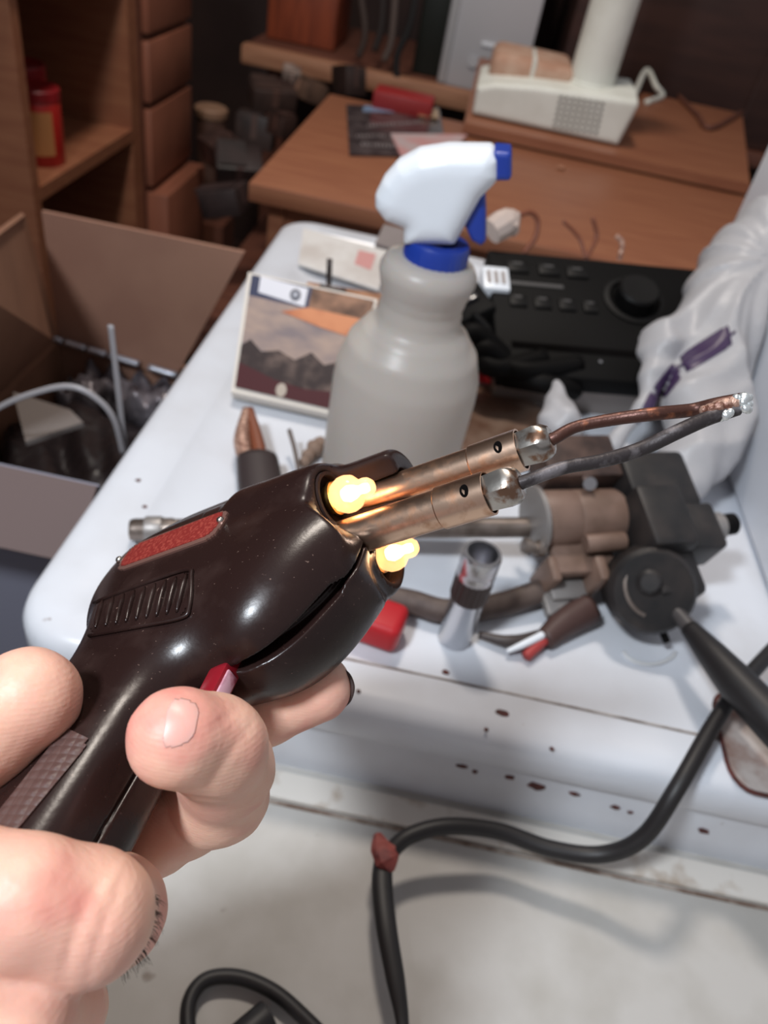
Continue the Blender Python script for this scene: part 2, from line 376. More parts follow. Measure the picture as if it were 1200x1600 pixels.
for px, py, w_, h_ in [(722, 1198, 9, 4), (742, 1206, 5, 4), (796, 1215, 9, 5), (838, 1229, 17, 9), (897, 1241, 9, 4), (962, 1262, 8, 5), (1100, 1299, 11, 6), (640, 1166, 14, 4), (590, 1157, 10, 3), (560, 1142, 8, 3), (985, 1270, 5, 3)]:
    c = aty(px, py, Y0+.0035)
    P = [(c[0]+w_*.00033*math.cos(a)*rng.uniform(.7, 1.2), c[2]+h_*.00033*math.sin(a)*rng.uniform(.7, 1.2)) for a in np.linspace(0, 2*math.pi, 9, endpoint=False)]
    V, F = prism(P, 0, .0008)
    mk('rust_chip', ([(x, Y0+.0041-z, y) for x, y, z in V], F), M_RUST, TRAY, False)
for px, py, a_, b_ in [(784, 1114, .0042, .0022), (760, 1140, .0013, .001), (700, 1040, .002, .0015), (430, 750, .002, .0015), (216, 751, .0018, .0015), (226, 792, .0016, .0014), (862, 1170, .0012, .001), (560, 1080, .0012, .001)]:
    c = atz(px, py, .006)
    P = [(c[0]+a_*math.cos(a)*rng.uniform(.75, 1.15), c[1]+b_*math.sin(a)*rng.uniform(.75, 1.15)) for a in np.linspace(0, 2*math.pi, 9, endpoint=False)]
    zz = .0055 if 700 <= px and py > 1080 or px < 300 or px == 560 else -.0002
    mk('enamel_chip', prism(P, zz, zz+.0009), M_RUST, TRAY, False)
# rusty recess in the right front corner
c = atz(1190, 1165, .006)
mk('corner_recess', [prism([(c[0]+.022*x_, c[1]+.03*y_) for x_, y_ in rrect(-1, 1, -1, 1, .5, 4)], .0058, .0068)], mat('stained_enamel', (186, 176, 170), .5, col2=(130, 96, 82), nscale=40, lo=.45, hi=.65), TRAY)
mk('recess_rim', tube([(c[0]+.022*x_, c[1]+.03*y_, .0066) for x_, y_ in rrect(-1, 1, -1, 1, .5, 5)], .0012, 6, 0), M_RUST, TRAY)

# ------------------------------------------------------------------ spray bottle
BX0, BY0 = -.004, .410
def bz(px, py): return aty(px, py, BY0)[2]
M_PX = .53/1200
SB = thing('spray_bottle', 'translucent spray bottle with white trigger head and blue collar', 'spray bottle', (BX0, BY0, 0))
zs = {k: bz(640, k) for k in (600, 575, 545, 515, 470, 440, 415, 395)}
prof = [(.034, .0005), (.042, .004), (.0435, .012), (.0440, zs[600]), (.0432, zs[575]), (.0385, zs[545]+.003), (.030, zs[545]+.014), (.0250, zs[515]+.006), (.0238, zs[470]-.004), (.0232, zs[470]), (.0238, zs[470]+.004), (.0258, zs[440]), (.0272, zs[440]+.006), (.0272, zs[415]), (.0245, zs[415]+.005), (.018, zs[395])]
pz = np.array(prof); tt = np.linspace(0, 1, 70); cum = np.concatenate([[0], np.cumsum(np.hypot(*np.diff(pz, axis=0).T))]); cum /= cum[-1]
prof2 = [(np.interp(a, cum, pz[:, 0]), np.interp(a, cum, pz[:, 1])) for a in tt]
# fine grip rings on the waist
prof2 = [(r_+(.0004*math.sin(h_*1500) if zs[545]+.012 < h_ < zs[440]-.004 else 0), h_) for r_, h_ in prof2]
BF = (np.array([BX0, BY0, 0]), np.eye(3))
mk('bottle_body', xf(BF, lathe(prof2, 48)), M_BOT, SB, True)
z0, z1 = bz(665, 413), bz(668, 372)
n = 56; V, F = [], []
for r_, h_ in [(.0150, z0), (.0178, z0), (.0178, z1-.002), (.0165, z1), (.01, z1)]:
    for k in range(n): 
        rr = r_-(.0006 if k % 2 and h_ < z1-.001 else 0); V.append((BX0+.002+rr*math.cos(2*math.pi*k/n), BY0+rr*math.sin(2*math.pi*k/n), h_))
for i in range(4):
    for k in range(n): F.append((i*n+k, i*n+(k+1) % n, (i+1)*n+(k+1) % n, (i+1)*n+k))
mk('collar', (V, F), M_BLUEP, SB)
def poly_sdf(P):
    P = np.array(P, float)
    def f(x, y):
        d = np.full(x.shape, 1e9); s = np.ones(x.shape)
        for i in range(len(P)):
            a, b = P[i], P[i-1]; e = b-a; wx, wy = x-a[0], y-a[1]
            t = np.clip((wx*e[0]+wy*e[1])/(e@e), 0, 1); d = np.minimum(d, (wx-e[0]*t)**2+(wy-e[1]*t)**2)
            c1 = y >= a[1]; c2 = y < b[1]; c3 = e[0]*wy > e[1]*wx
            s = np.where((c1 & c2 & c3) | (~c1 & ~c2 & ~c3), -s, s)
        return s*np.sqrt(d)
    return f
def puffy(px, half, rnd, h=1.0):     # rounded extrusion of a profile seen square-on (mm about the bottle axis)
    P = [(lambda q: ((q[0]-BX0)*1000, q[2]*1000))(aty(x, y, BY0)) for x, y in px]
    pf = poly_sdf(P); a = np.array(P); lo = (a[:, 0].min()-4, -half-4, a[:, 1].min()-4); hi = (a[:, 0].max()+4, half+4, a[:, 1].max()+4)
    fn = lambda X, Y, Z: smax(pf(X, Z), np.abs(Y)-half, rnd)
    V, Q = nets(sample(fn, lo, hi, h), np.array(lo), h); return V/1000+np.array([BX0, BY0, 0]), Q
V, Q = puffy([(588, 318), (588, 300), (600, 275), (622, 250), (655, 232), (700, 225), (768, 226), (782, 240), (782, 272), (770, 286), (752, 304), (712, 376), (632, 376), (632, 350), (604, 340)], 15, 13)
npmesh('spray_head', V, Q, M_WHITEP, SB)
V, Q = puffy([(772, 229), (798, 231), (800, 238), (800, 268), (796, 275), (772, 275)], 10, 3, .8)
npmesh('nozzle', V, Q, M_BLUEP, SB)
V, Q = puffy([(758, 288), (760, 330), (760, 372), (752, 380), (738, 372), (727, 350), (728, 335), (745, 300)], 6, 3, .8)
npmesh('squeeze_trigger', V, Q, M_BLUEP, SB)

# ------------------------------------------------------------------ booklet with a landscape picture, cards behind it
def quadfn(a, b, c, d):            # corners: u0v0, u1v0, u1v1, u0v1
    a, b, c, d = [np.asarray(p, float) for p in (a, b, c, d)]
    nn = nrm(np.cross(b-a, d-a)); nn = nn if nn@(CAM-a) > 0 else -nn
    return (lambda u, v, o=0: (1-u)*(1-v)*a+u*(1-v)*b+u*v*c+(1-u)*v*d+nn*o), nn
def printed(fn, uv, o0, o1):
    n = len(uv); V = [fn(u, v, o1) for u, v in uv]+[fn(u, v, o0) for u, v in uv]
    return V, [tuple(range(n)), tuple(range(2*n-1, n-1, -1))]+[(i, n+i, n+(i+1) % n, (i+1) % n) for i in range(n)]
bl, br_, = atz(361, 612, .012), atz(540, 652, .012)
tl_, tr_ = aty(388, 425, bl[1]+.085), aty(590, 468, bl[1]+.085)
fq, nn = quadfn(bl, br_, tr_, tl_)
BK = thing('picture_booklet', 'glossy booklet with a mountain landscape picture left of the spray bottle', 'booklet', (bl+br_)/2)
mk('pages', printed(fq, [(0, 0), (1, 0), (1, 1), (0, 1)], -.010, 0), mat('page_edges', (214, 206, 196), .5), BK, False)
mk('cover_sky', printed(fq, [(.03, .33), (.98, .25), (.98, .78), (.03, .8)], .0002, .0008), mat('print_grey_sky', (128, 116, 118), .22, col2=(168, 146, 134), nscale=34, stretch=(1, 1, 3), lo=.35, hi=.65, spec=.7), BK, False)
mk('cover_mountains', printed(fq, [(.03, .18), (.98, .12), (.98, .32), (.85, .42), (.72, .36), (.6, .44), (.48, .35), (.34, .40), (.2, .36), (.1, .44), (.03, .38)], .0008, .0012), mat('print_dark_ridge', (56, 46, 46), .25, col2=(104, 88, 82), nscale=70, lo=.45, hi=.7), BK, False)
mk('cover_foot', printed(fq, [(.03, .04), (.98, .03), (.98, .18), (.6, .14), (.35, .16), (.03, .24)], .0010, .0014), mat('print_maroon', (74, 36, 40), .25), BK, False)
mk('cover_wheel', printed(fq, [(.42+.045*math.cos(a), .09+.055*math.sin(a)) for a in np.linspace(0, 2*math.pi, 16, endpoint=False)], .0014, .0018), mat('print_pale_disc', (176, 164, 152), .3), BK, False)
mk('cover_band', printed(fq, [(.03, .8), (.5, .78), (.5, .98), (.03, .98)], .0002, .0008), mat('print_navy', (52, 58, 84), .25), BK, False)
mk('title_tag', printed(fq, [(.1, .84), (.47, .80), (.47, .96), (.1, .98)], .0008, .0012), mat('print_white', (214, 214, 222), .3), BK, False)
mk('round_emblem', [printed(fq, [(.385+r_*math.cos(a), .882+r_*1.2*math.sin(a)) for a in np.linspace(0, 2*math.pi, 18, endpoint=False)], o-.0004, o) for r_, o in ((.042, .0016),)], mat('emblem_grey', (70, 74, 88), .4), BK, False)
mk('emblem_centre', printed(fq, [(.385+.018*math.cos(a), .882+.022*math.sin(a)) for a in np.linspace(0, 2*math.pi, 14, endpoint=False)], .0016, .0019), mat('emblem_light', (170, 174, 186), .4), BK, False)
mk('cover_corner', printed(fq, [(.5, .79), (.98, .79), (.98, .98), (.5, .98)], .0002, .0008), mat('print_brown', (150, 112, 90), .2, col2=(90, 66, 54), nscale=60), BK, False)
mk('cover_bulb_reflection', printed(fq, [(.3, .72), (.5, .80), (.98, .80), (.98, .62), (.62, .66)], .0009, .0013), mat('reflection_orange', (206, 138, 100), .2, col2=(180, 110, 80), nscale=50), BK, False)  # orange patch paints the bulbs' warm reflection onto the glossy cover
# cards
def card(name, px, zs_, th, mt, label, cat, parent=None):
    P = [atz(x, y, z) for (x, y), z in zip(px, zs_)]
    q, n_ = quadfn(*P); o = mk(name, printed(q, [(0, 0), (1, 0), (1, 1), (0, 1)], -th, 0), mt, parent, False)
    if parent is None: tag(o, label, cat)
    return q, o
M_CARDW = mat('glossy_white_card', (222, 218, 214), .18, col2=(204, 196, 190), nscale=30)
q, o = card('paper_card', [(466, 412), (592, 452), (606, 392), (474, 356)], [.008, .010, .020, .016], .002, M_CARDW, 'glossy white card with a small red mark behind the picture booklet', 'card')
mk('red_mark', printed(q, [(.66, .42), (.86, .38), (.88, .82), (.68, .8)], .0002, .0006), mat('faded_red', (206, 150, 146), .4), o, False)
q, o = card('photo_strip', [(470, 500), (600, 540), (618, 462), (480, 440)], [.040, .036, .042, .05], .003, mat('brown_photo', (176, 132, 104), .2, col2=(112, 76, 58), nscale=45, stretch=(1, 4, 1)), 'brown glossy photo strip tucked between booklet and spray bottle', 'photo')
q, o = card('white_leaflet', [(700, 520), (790, 545), (800, 455), (712, 430)], [.01, .01, .02, .02], .002, M_CARDW, 'pale leaflet lying behind the right of the spray bottle', 'leaflet')
o = mk('thin_rod', [tube([aty(512, 500, .56), aty(515, 404, .575)], .0022, 8), tube([aty(500, 446, .567), aty(540, 455, .567)], .0018, 8)], mat('dark_steel', (70, 62, 60), .4, .6), smooth=True)
tag(o, 'thin dark metal rod with a cross bar standing in front of the white card', 'rod')
q, o = card('clear_strip', [(586, 380), (625, 392), (640, 360), (600, 350)], [.02, .02, .03, .03], .006, mat('grey_clip', (130, 120, 118), .4), 'small grey clip behind the neck of the spray bottle', 'clip')

# ------------------------------------------------------------------ car radio with wires
TLr, TRr, BLr = atd(795, 400, .655), atd(1152, 434, .675), atd(772, 528, .605)
Xr = nrm(TRr-TLr); Wd = np.linalg.norm(TRr-TLr); fr = frame(BLr, Xr, TLr-BLr)      # x right, y into, z up the face
Hh = np.linalg.norm(TLr-BLr)*1.0
RAD = thing('car_radio', 'black car radio with rows of buttons and a large round knob', 'radio', BLr+np.array([.09, 0, -.03]))
mk('case', xf(fr, box(.004, Wd-.004, .012, .05, -.03, Hh-.003, .002)), mat('radio_case', (150, 140, 134), .4, .4), RAD)
mk('front_panel', xf(fr, box(0, Wd, -.004, .014, -.038, Hh, .003)), M_DARKP, RAD)
M_BTN = mat('radio_button', (14, 13, 13), .5, spec=.2)
M_PRN = mat('radio_legend', (64, 62, 62), .5)
for (u, v, w_) in [(.12, .80, .09), (.25, .80, .09), (.37, .80, .09), (.105, .40, .07), (.205, .40, .07), (.305, .40, .07), (.40, .40, .06)]:
    b = mk('button', xf(fr, box((u-w_/2)*Wd, (u+w_/2)*Wd, -.0062, -.003, v*Hh-.007, v*Hh+.006, .0012)), M_BTN, RAD)
    mk('legend', xf(fr, box((u-w_/4)*Wd, (u+w_/5)*Wd, -.0066, -.006, v*Hh+.0015, v*Hh+.0035)), M_PRN, b, False)
mk('display_strip', xf(fr, box(.07*Wd, .30*Wd, -.0047, -.0035, .585*Hh, .625*Hh)), M_PRN, RAD, False)
kc = tf(fr, (.59*Wd, 0, .52*Hh))
kf = (kc, np.stack([fr[1][0], fr[1][2], -fr[1][1]]))
mk('knob_ring', xf(kf, lathe([(.026, .002), (.026, .0055), (.022, .0062), (.022, .004)], 40)), M_BTN, RAD)
mk('knob', xf(kf, lathe([(.0175, .003), (.0172, .016), (.0155, .018), (.0001, .0175)], 40)), M_BTN, RAD)
mk('slot', xf(fr, box(.06*Wd, .62*Wd, -.0048, -.003, -.012, -.006)), M_BLACK, RAD, False)
mk('screw', xf((tf(fr, (.40*Wd, -.004, -.020)), kf[1]), lathe([(.0015, 0), (.0015, .001)], 10)), M_CHROME, RAD)
mk('label_edge', xf(fr, box(.02, Wd-.01, .012, .07, Hh-.0035, Hh+.001)), mat('pale_label', (206, 186, 172), .5, col2=(160, 126, 106), nscale=70), RAD, False)
cf = frame(atd(757, 452, .62), Xr, TLr-BLr)
o = thing('wire_connector', 'white plastic connector block at the left end of the radio', 'connector', atd(765, 470, .62))
mk('shell', xf(cf, box(0, .022, 0, .02, .002, .028, .0015)), M_WHITEP, o)
for k in range(3): mk('pin_slot', xf(cf, box(.003+k*.006, .0065+k*.006, -.0006, .002, .008, .022)), mat('slot_shade%d' % k, (150, 140, 136), .6), o, False)
o = tag(mk('paper_sleeve', xf(frame(atd(772, 512, .635), Xr, TLr-BLr), box(-.003, .006, 0, .03, -.01, .035, .001)), mat('tan_paper', (184, 150, 128), .6), smooth='auto'), 'tan paper sleeve standing at the left side of the radio', 'paper')
o = thing('plug_lead', 'brown wire lead ending in a white plug above the radio', 'wire', atd(815, 395, .67))
mk('lead', tube([atd(818, 396, .67), atd(836, 372, .668), atd(840, 345, .665), atd(828, 332, .66), atd(806, 338, .655)], .0024, 8), M_WIRE, o, True)
mk('plug', [tube([atd(806, 340, .655), atd(790, 348, .652), atd(768, 362, .65)], [.006, .011, .0125, .011], 10), tube([atd(798, 338, .655), atd(795, 360, .65)], .009, 8)], mat('clouded_plug', (196, 178, 168), .4), o, 'auto')
o = thing('wire_pair', 'pair of bare brown wires sticking up behind the radio', 'wire', atd(915, 405, .68))
mk('strand', tube([atd(916, 404, .68), atd(905, 372, .68), atd(880, 345, .675)], .0018, 8), M_WIRE, o, True)
mk('strand', tube([atd(916, 404, .68), atd(932, 370, .68), atd(926, 340, .675)], .0020, 8), M_WIRE, o, True)
o = tag(mk('wire_stub', tube([atd(968, 405, .69), atd(972, 380, .69), atd(963, 368, .69)], .0022, 8), M_FLUX, smooth=True), 'short tan wire stub behind the middle of the radio', 'wire')
# black plugs and red card left of the radio
o = thing('black_plug', 'black square relay plug between spray bottle and radio', 'plug', atz(735, 520, .01))
pf = frame(atd(733, 470, .62), nrm(Xr+np.array([0, .3, .5])), TLr-BLr)
mk('plug_body', xf(pf, box(-.018, .016, 0, .03, -.018, .02, .003)), M_DARKP, o)
mk('plug_cap', xf(pf, box(-.010, .008, -.004, .002, -.004, .012, .002)), mat('glossy_black', (30, 28, 30), .15), o)
mk('wire', tube([atd(740, 490, .61), atd(765, 520, .605), atd(750, 550, .6), atd(722, 560, .6)], .003, 8), M_DARKP, o, True)
o = thing('cable_clump', 'tangled black wiring below the relay plug', 'wiring', atz(745, 560, 0))
for k, (a, b, c_) in enumerate([((702, 545), (740, 520), (790, 560)), ((715, 575), (760, 545), (800, 590)), ((760, 560), (820, 580), (905, 570)), ((790, 590), (850, 600), (900, 610)), ((730, 530), (770, 575), (850, 560))]):
    mk('cable', tube([atd(*a, .60), atd(*b, .585), atd(*c_, .60)], .008, 8), M_DARKP, o, True)
q, o = card('red_card', [(722, 592), (800, 606), (795, 578), (735, 568)], [.012, .012, .022, .022], .003, M_REDP, 'small bright red card lying below the black wiring', 'card')
q, o = card('grey_tray_edge', [(708, 612), (850, 640), (850, 606), (716, 592)], [.006, .006, .010, .010], .004, mat('grey_plate', (170, 165, 165), .3), 'thin grey plate under the red card right of the bottle', 'plate')
o = mk('round_plate', xf((atz(760, 665, .004), np.eye(3)), lathe([(.052, 0), (.056, .004), (.054, .005), (.02, .0035)], 40)), mat('brown_disc', (120, 88, 72), .3, .3, col2=(160, 136, 120), nscale=40))
tag(o, 'shiny brown round disc lying right of the spray bottle base', 'disc')

# ------------------------------------------------------------------ plastic bag
def bag_sdf(X, Y, Z):
    d = None
    for a, b, ra, rb in [((1270, 300, .62), (1165, 420, .62), 30, 34), ((1165, 420, .62), (1120, 520, .60), 34, 40), ((1150, 430, .61), (1040, 545, .58), 18, 20), ((1120, 520, .60), (1090, 640, .56), 36, 30), ((1150, 480, .62), (1160, 640, .59), 34, 26), ((1090, 640, .555), (1075, 755, .53), 26, 20), ((1040, 545, .58), (1005, 640, .56), 16, 10), ((1000, 640, .56), (960, 690, .56), 12, 8), ((1130, 640, .56), (1115, 730, .54), 22, 16)]:
        c_ = cone(X, Y, Z, pc(*a)*1000, pc(*b)*1000, ra, rb); d = c_ if d is None else smin(d, c_, 6)
    kx, ky, kz = pc(1175, 425, .615)*1000
    th = np.arctan2(X-kx, ky-Y); rr = np.sqrt((X-kx)**2+(Y-ky)**2+.5*(Z-kz)**2)
    d = d+np.clip(rr*.09, 0, 7)*np.abs(np.sin(5.5*th+1.3*np.sin(rr*.035)+.6*np.sin(Z*.05)))+np.clip(rr*.03, 0, 2.2)*np.abs(np.sin(15*th+2*np.sin(rr*.05)+Z*.03))-3
    xw = X*RT[0]+Y*UP[0]; zw = 320+X*RT[2]+Y*UP[2]-Z*FW[2]
    return smax(smax(d, xw-249, 5), 2-zw, 4)
lo, hi = (150, -70, -690), (420, 350, -470)
V, Q = nets(sample(bag_sdf, lo, hi, 2.6), np.array(lo, float), 2.6)
BAG = tag(npmesh('plastic_bag', cam2w(V/1000), Q, M_BAG), 'crumpled white plastic bag with purple print slumped beside the radio', 'bag')
def bpatch(quad, off=.5): return patch(bag_sdf, np.zeros(3), lambda S: cam2w(np.asarray(S)/1000), quad, 24, 12, off, .12, .5, pixray, 440, 760)
for q in ([(1052, 562), (1066, 588), (1152, 535), (1146, 502)], [(1016, 610), (1036, 626), (1068, 588), (1054, 562)], [(990, 664), (1002, 674), (1038, 624), (1018, 606)]):
    s_ = bpatch(q, .7)
    if len(s_[1]): mk('purple_print', s_, M_INK, BAG, True)
def scrap_sdf(X, Y, Z):
    d = cone(X, Y, Z, pc(868, 600, .57)*1000, pc(876, 660, .55)*1000, 3, 16); return d+1.5*np.sin(X*.3)*np.sin(Y*.25)
lo = np.array((100, 40, -590.)); V, Q = nets(sample(scrap_sdf, lo, lo+np.array((70, 80, 80)), 1.8), lo, 1.8)
tag(npmesh('film_scrap', cam2w(V/1000), Q, M_BAG), 'small white scrap of plastic film in front of the radio', 'plastic scrap')
# ------------------------------------------------------------------ cardboard box left of the panel
BXO = thing('cardboard_box', 'open cardboard box with raised flaps left of the white panel', 'box', (-.25, .46, -.30))
TH = .004
yb, xl, xr, yf = .69, -.375, -.182, .365; zw = aty(95, 532, .69)[2]
mk('back_wall', box(xl, xr, yb, yb+TH, -.30, zw), M_CARD, BXO, False)
mk('back_flap', slab([aty(95, 532, yb), aty(275, 590, yb), aty(383, 392, yb), aty(68, 328, yb)], TH), M_CARD, BXO, False)
mk('left_wall', box(xl-TH, xl, yf, yb, -.30, zw), M_CARDD, BXO, False)
mk('left_flap', slab([(xl, yf-.02, zw), (xl, yb-.004, zw), aty(33, 332, yb-.012), aty(-90, 420, yf+.02)], TH), M_CARDD, BXO, False)
mk('right_wall', box(xr-TH, xr, yf, yb, -.30, zw), M_CARDD, BXO, False)
mk('front_wall', box(xl, xr, yf-TH, yf, -.30, -.012), mat('box_print_grey', (128, 128, 142), .6), BXO, False)
mk('front_flap', slab([(xl, yf-TH, -.010), (xr, yf-TH, -.010), (xr, yf-.045, -.040), (xl, yf-.045, -.040)], TH), mat('flap_grey', (104, 88, 86), .8), BXO, False)
mk('bottom', box(xl, xr, yf, yb, -.30, -.296), M_CARDD, BXO, False)
o = tag(mk('stool', [box(-.39, -.18, .34, .70, -.325, -.301, .004)]+[box(x, x+.03, y, y+.03, -.78, -.32) for x in (-.38, -.22) for y in (.35, .66)], M_WOODD), 'dark wooden stool carrying the cardboard box', 'stool')
# contents
def crumple(name, x0, x1, y0, y1, z, amp, mt, label, cat, sd, n=26):
    r_ = np.random.RandomState(sd); ph = r_.rand(6, 4)*6; kx = r_.uniform(20, 120, (6, 2)); V, F = [], []
    def zz(x, y): return z+amp*sum(abs(math.sin(kx[i][0]*x+kx[i][1]*y+ph[i][0]))/(1+i*.6) for i in range(6))/2
    for i in range(n):
        for j in range(n):
            x = x0+(x1-x0)*i/(n-1); y = y0+(y1-y0)*j/(n-1); e = min(i, j, n-1-i, n-1-j)/3.; V.append((x, y, zz(x, y)-(.02*(1-min(1, e)))))
    k = len(V); V += [(v[0], v[1], z-.05) for v in V]
    for i in range(n-1):
        for j in range(n-1):
            a, b, c, d = i*n+j, (i+1)*n+j, (i+1)*n+j+1, i*n+j+1; F += [(a, b, c, d), (k+d, k+c, k+b, k+a)]
    for i in range(n-1):
        for a, b in ((i, i+1), ((n-1)*n+i+1, (n-1)*n+i), ((i+1)*n, i*n), (i*n+n-1, (i+1)*n+n-1)): F.append((b, a, k+a, k+b))
    return tag(mk(name, (V, F), mt, smooth=True), label, cat)
crumple('black_bag', xl+.008, xr-.006, yf+.006, yb-.06, -.175, .040, mat('black_film', (40, 34, 36), .3), 'dark plastic bag filling the bottom of the cardboard box', 'bag', 4)
crumple('bubble_film', xl+.02, xr-.008, yb-.055, yb-.004, zw-.045, .03, mat('silver_film', (128, 122, 128), .15, .3, col2=(60, 54, 58), nscale=60), 'crumpled silvery film at the back of the cardboard box', 'film', 9)
ft = thing('foil_tube', 'row of shiny foil strips along the back of the cardboard box', 'foil strip', aty(180, 560, yb-.01))
for k, (u0, u1) in enumerate([(0, .1), (.12, .28), (.30, .44), (.47, .70), (.78, 1.0)]):
    p0, p1 = aty(78, 527, yb-.010), aty(276, 586, yb-.010); mk('strip', tube([p0+(p1-p0)*u0, p0+(p1-p0)*u1], .0042, 8, flat=(1, .7)), mat('foil%d' % k, (210, 212, 222), .2, .6), ft, True)
M_TIE = mat('tie_white', (150, 146, 148), .4)
o = tag(mk('cable_tie', tube([aty(x, y, .42) for x, y in [(-60, 680), (0, 636), (60, 612), (110, 604), (150, 622), (178, 655), (193, 710)]], .0021, 8, flat=(1, .45), upv=-FW), M_TIE, smooth=True), 'white plastic cable tie arching over the cardboard box', 'cable tie')
o = tag(mk('cable_tie', tube([aty(x, y, .425) for x, y in [(173, 508), (180, 570), (188, 640), (197, 712)]], .0021, 8, flat=(1, .45), upv=-FW), M_TIE, smooth=True), 'straight white cable tie standing in the cardboard box', 'cable tie')
o = tag(mk('clear_packet', slab([atz(20, 612, -.06), atz(110, 640, -.055), atz(130, 660, -.05), atz(40, 690, -.055)], .004), mat('packet_grey', (124, 116, 112), .3), smooth=False), 'grey flat packet lying in the cardboard box under the arched tie', 'packet')

# ------------------------------------------------------------------ desk and what stands on it
DX0, DY0, DY1 = -.243, .935, 1.452
DK = thing('wooden_desk', 'brown laminate desk behind the enamel panel', 'desk', (.3, 1.2, -.78))
mk('desk_top', box(DX0, .95, DY0, DY1, -.022, 0, .002), M_WOOD, DK)
mk('side_panel', box(DX0+.02, DX0+.04, DY0+.03, DY1-.02, -.78, -.022), M_WOOD, DK, False)
mk('front_panel', box(DX0+.04, .93, DY0+.035, DY0+.05, -.40, -.022), M_WOOD, DK, False)
mk('side_panel', box(.91, .93, DY0+.03, DY1-.02, -.78, -.022), M_WOOD, DK, False)
b0, b1, b2 = atz(735, 193, .02), atz(1172, 288, .02), atz(1160, 178, .02)
BD = thing('raised_board', 'brown raised desk board carrying the cream base unit', 'board', (b0+b1)/2*np.array([1, 1, 0]))
mk('board_top', prism([(b0[0]-.01, b0[1]), (b1[0], b1[1]), (b2[0], b2[1]), (b0[0]-.01, b2[1])], .004, .02), M_WOOD, BD, False)
mk('board_foot', box(b0[0], b1[0]-.02, b0[1]+.012, b0[1]+.03, 0, .004), M_WOODD, BD, False)
tag(mk('low_cabinet', box(.03, b1[0]-.03, DY1+.02, b2[1]-.03, -.78, .003), M_WOODD, smooth=False), 'dark low cabinet under the raised board behind the desk', 'cabinet')
# cream base unit with column, the foot of a fan
fa, fb = atz(737, 180, .022), atz(965, 228, .022)
fa[1] = fb[1] = (fa[1]+fb[1])/2
FN = thing('fan_base', 'cream plastic machine base with dusty top and vent grille', 'base unit', (fa+fb)/2)
W_ = fb[0]-fa[0]; y0 = fa[1]; zt = .044
zl = aty(748, 130, y0)[2]; zr = aty(985, 160, y0)[2]
prof = [(fa[0], .022), (fb[0], .022), (fb[0]+.012, zr-.004), (fb[0]+.008, zr+.004), (fa[0]+W_*.36, zl+.012), (fa[0]+W_*.10, zl+.004), (fa[0]-.002, zl-.006)]
pfn = poly_sdf([(x*1000, z*1000) for x, z in prof])
fnb = lambda X, Y, Z: smax(pfn(X, Z+np.clip(Y-y0*1000, 0, 60)*-.12), np.abs(Y-(y0*1000+75))-75, 9)
lo = np.array((fa[0]*1000-12, y0*1000-8, 14.)); hi = np.array((fb[0]*1000+24, y0*1000+160, 110.))
V, Q = nets(sample(fnb, lo, hi, 2.2), lo, 2.2); npmesh('base_shell', V/1000, Q, M_CREAM, FN)
hx0, hx1 = fa[0]+W_*.05, fa[0]+W_*.62
mk('dusty_cover', box(hx0, hx1, y0+.045, y0+.20, zl-.01, zl+.040, .016, 3), M_DUST, FN)
mk('cover_rib', box(hx0+W_*.27, hx0+W_*.30, y0+.043, y0+.16, zl, zl+.044, .004), M_CREAM, FN)
for i in range(6):
    for j in range(8):
        px = 877+j*9.2-i*2.0; py = 152+i*9.0+j*1.4; c = aty(px, py, y0-.0006)
        mk('vent_slot', box(c[0]-.0030, c[0]+.0030, y0-.0010, y0+.004, c[2]-.0020, c[2]+.0020), mat('vent_shade', (122, 120, 114), .7) if 'vent_shade' not in MATS else MATS['vent_shade'], FN, False)
pc0, pc1 = aty(922, 132, y0+.07), aty(966, -30, y0+.07)
rad = 31*np.linalg.norm(pc0-CAM)/1240
mk('column', [xf((np.array([pc0[0], y0+.07, 0]), np.eye(3)), lathe([(rad, pc0[2]-.05), (rad, .42)], 36)), xf((np.array([pc0[0], y0+.07, 0]), np.eye(3)), lathe([(rad*1.08, pc0[2]-.05), (rad*1.08, pc0[2]+.004), (rad, pc0[2]+.006)], 36))], M_CREAM, FN)
o = tag(mk('signal_cable', tube([atz(990, 150, .03), atz(1010, 110, .06), atz(1025, 135, .04), atz(1035, 150, .025), atz(1010, 160, .024)], .006, 8), M_CREAM, smooth=True), 'cream cable curling beside the cream base unit', 'cable')
o = tag(mk('brown_lead', tube([atz(1060, 150, .025), atz(1090, 180, .025), atz(1110, 200, .025), atz(1160, 175, .025)], .005, 8), M_WOODD, smooth=True), 'dark brown cable lying on the right of the raised board', 'cable')
for x, y, l in ((945, 247, 'small pale crumb on the desk below the vent grille'), (877, 262, 'small tan crumb on the desk left of the pale one')):
    tag(mk('crumb', ball(atz(x, y, .003), .005, 5, (1.3, 1, .6)), M_WOODL if x < 900 else M_CREAM, smooth=True), l, 'crumb')
# packets
q, o = card('blister_packet', [(546, 240), (700, 244), (686, 168), (541, 163)], [.004]*4, .003, mat('dark_print', (52, 44, 46), .16, col2=(84, 74, 74), nscale=40, spec=.8, bump=.25, bscale=25, bdist=.004), 'dark glossy printed packet lying on the brown desk', 'packet')
mk('blue_patch', printed(q, [(.16, .84), (.5, .84), (.48, .97), (.18, .97)], .0003, .0008), mat('patch_blue', (120, 140, 168), .3), o, False)
def garble(v0, v1, u0, u1, k, seed):
    r_ = random.Random(seed); out = []; u = u0
    while u < u1:
        w_ = r_.uniform(.012, .03); vv = v0+(v1-v0)*(u-u0)/(u1-u0); out.append(printed(q, [(u, vv), (u+w_, vv), (u+w_, vv+k), (u, vv+k)], .0003, .0007)); u += w_+.014
    return out
mk('print_line', garble(.5, .62, .2, .78, .06, 1)+garble(.14, .1, .12, .7, .06, 2)+garble(.3, .32, .08, .35, .04, 3), mat('print_pale', (120, 112, 112), .4), o, False)
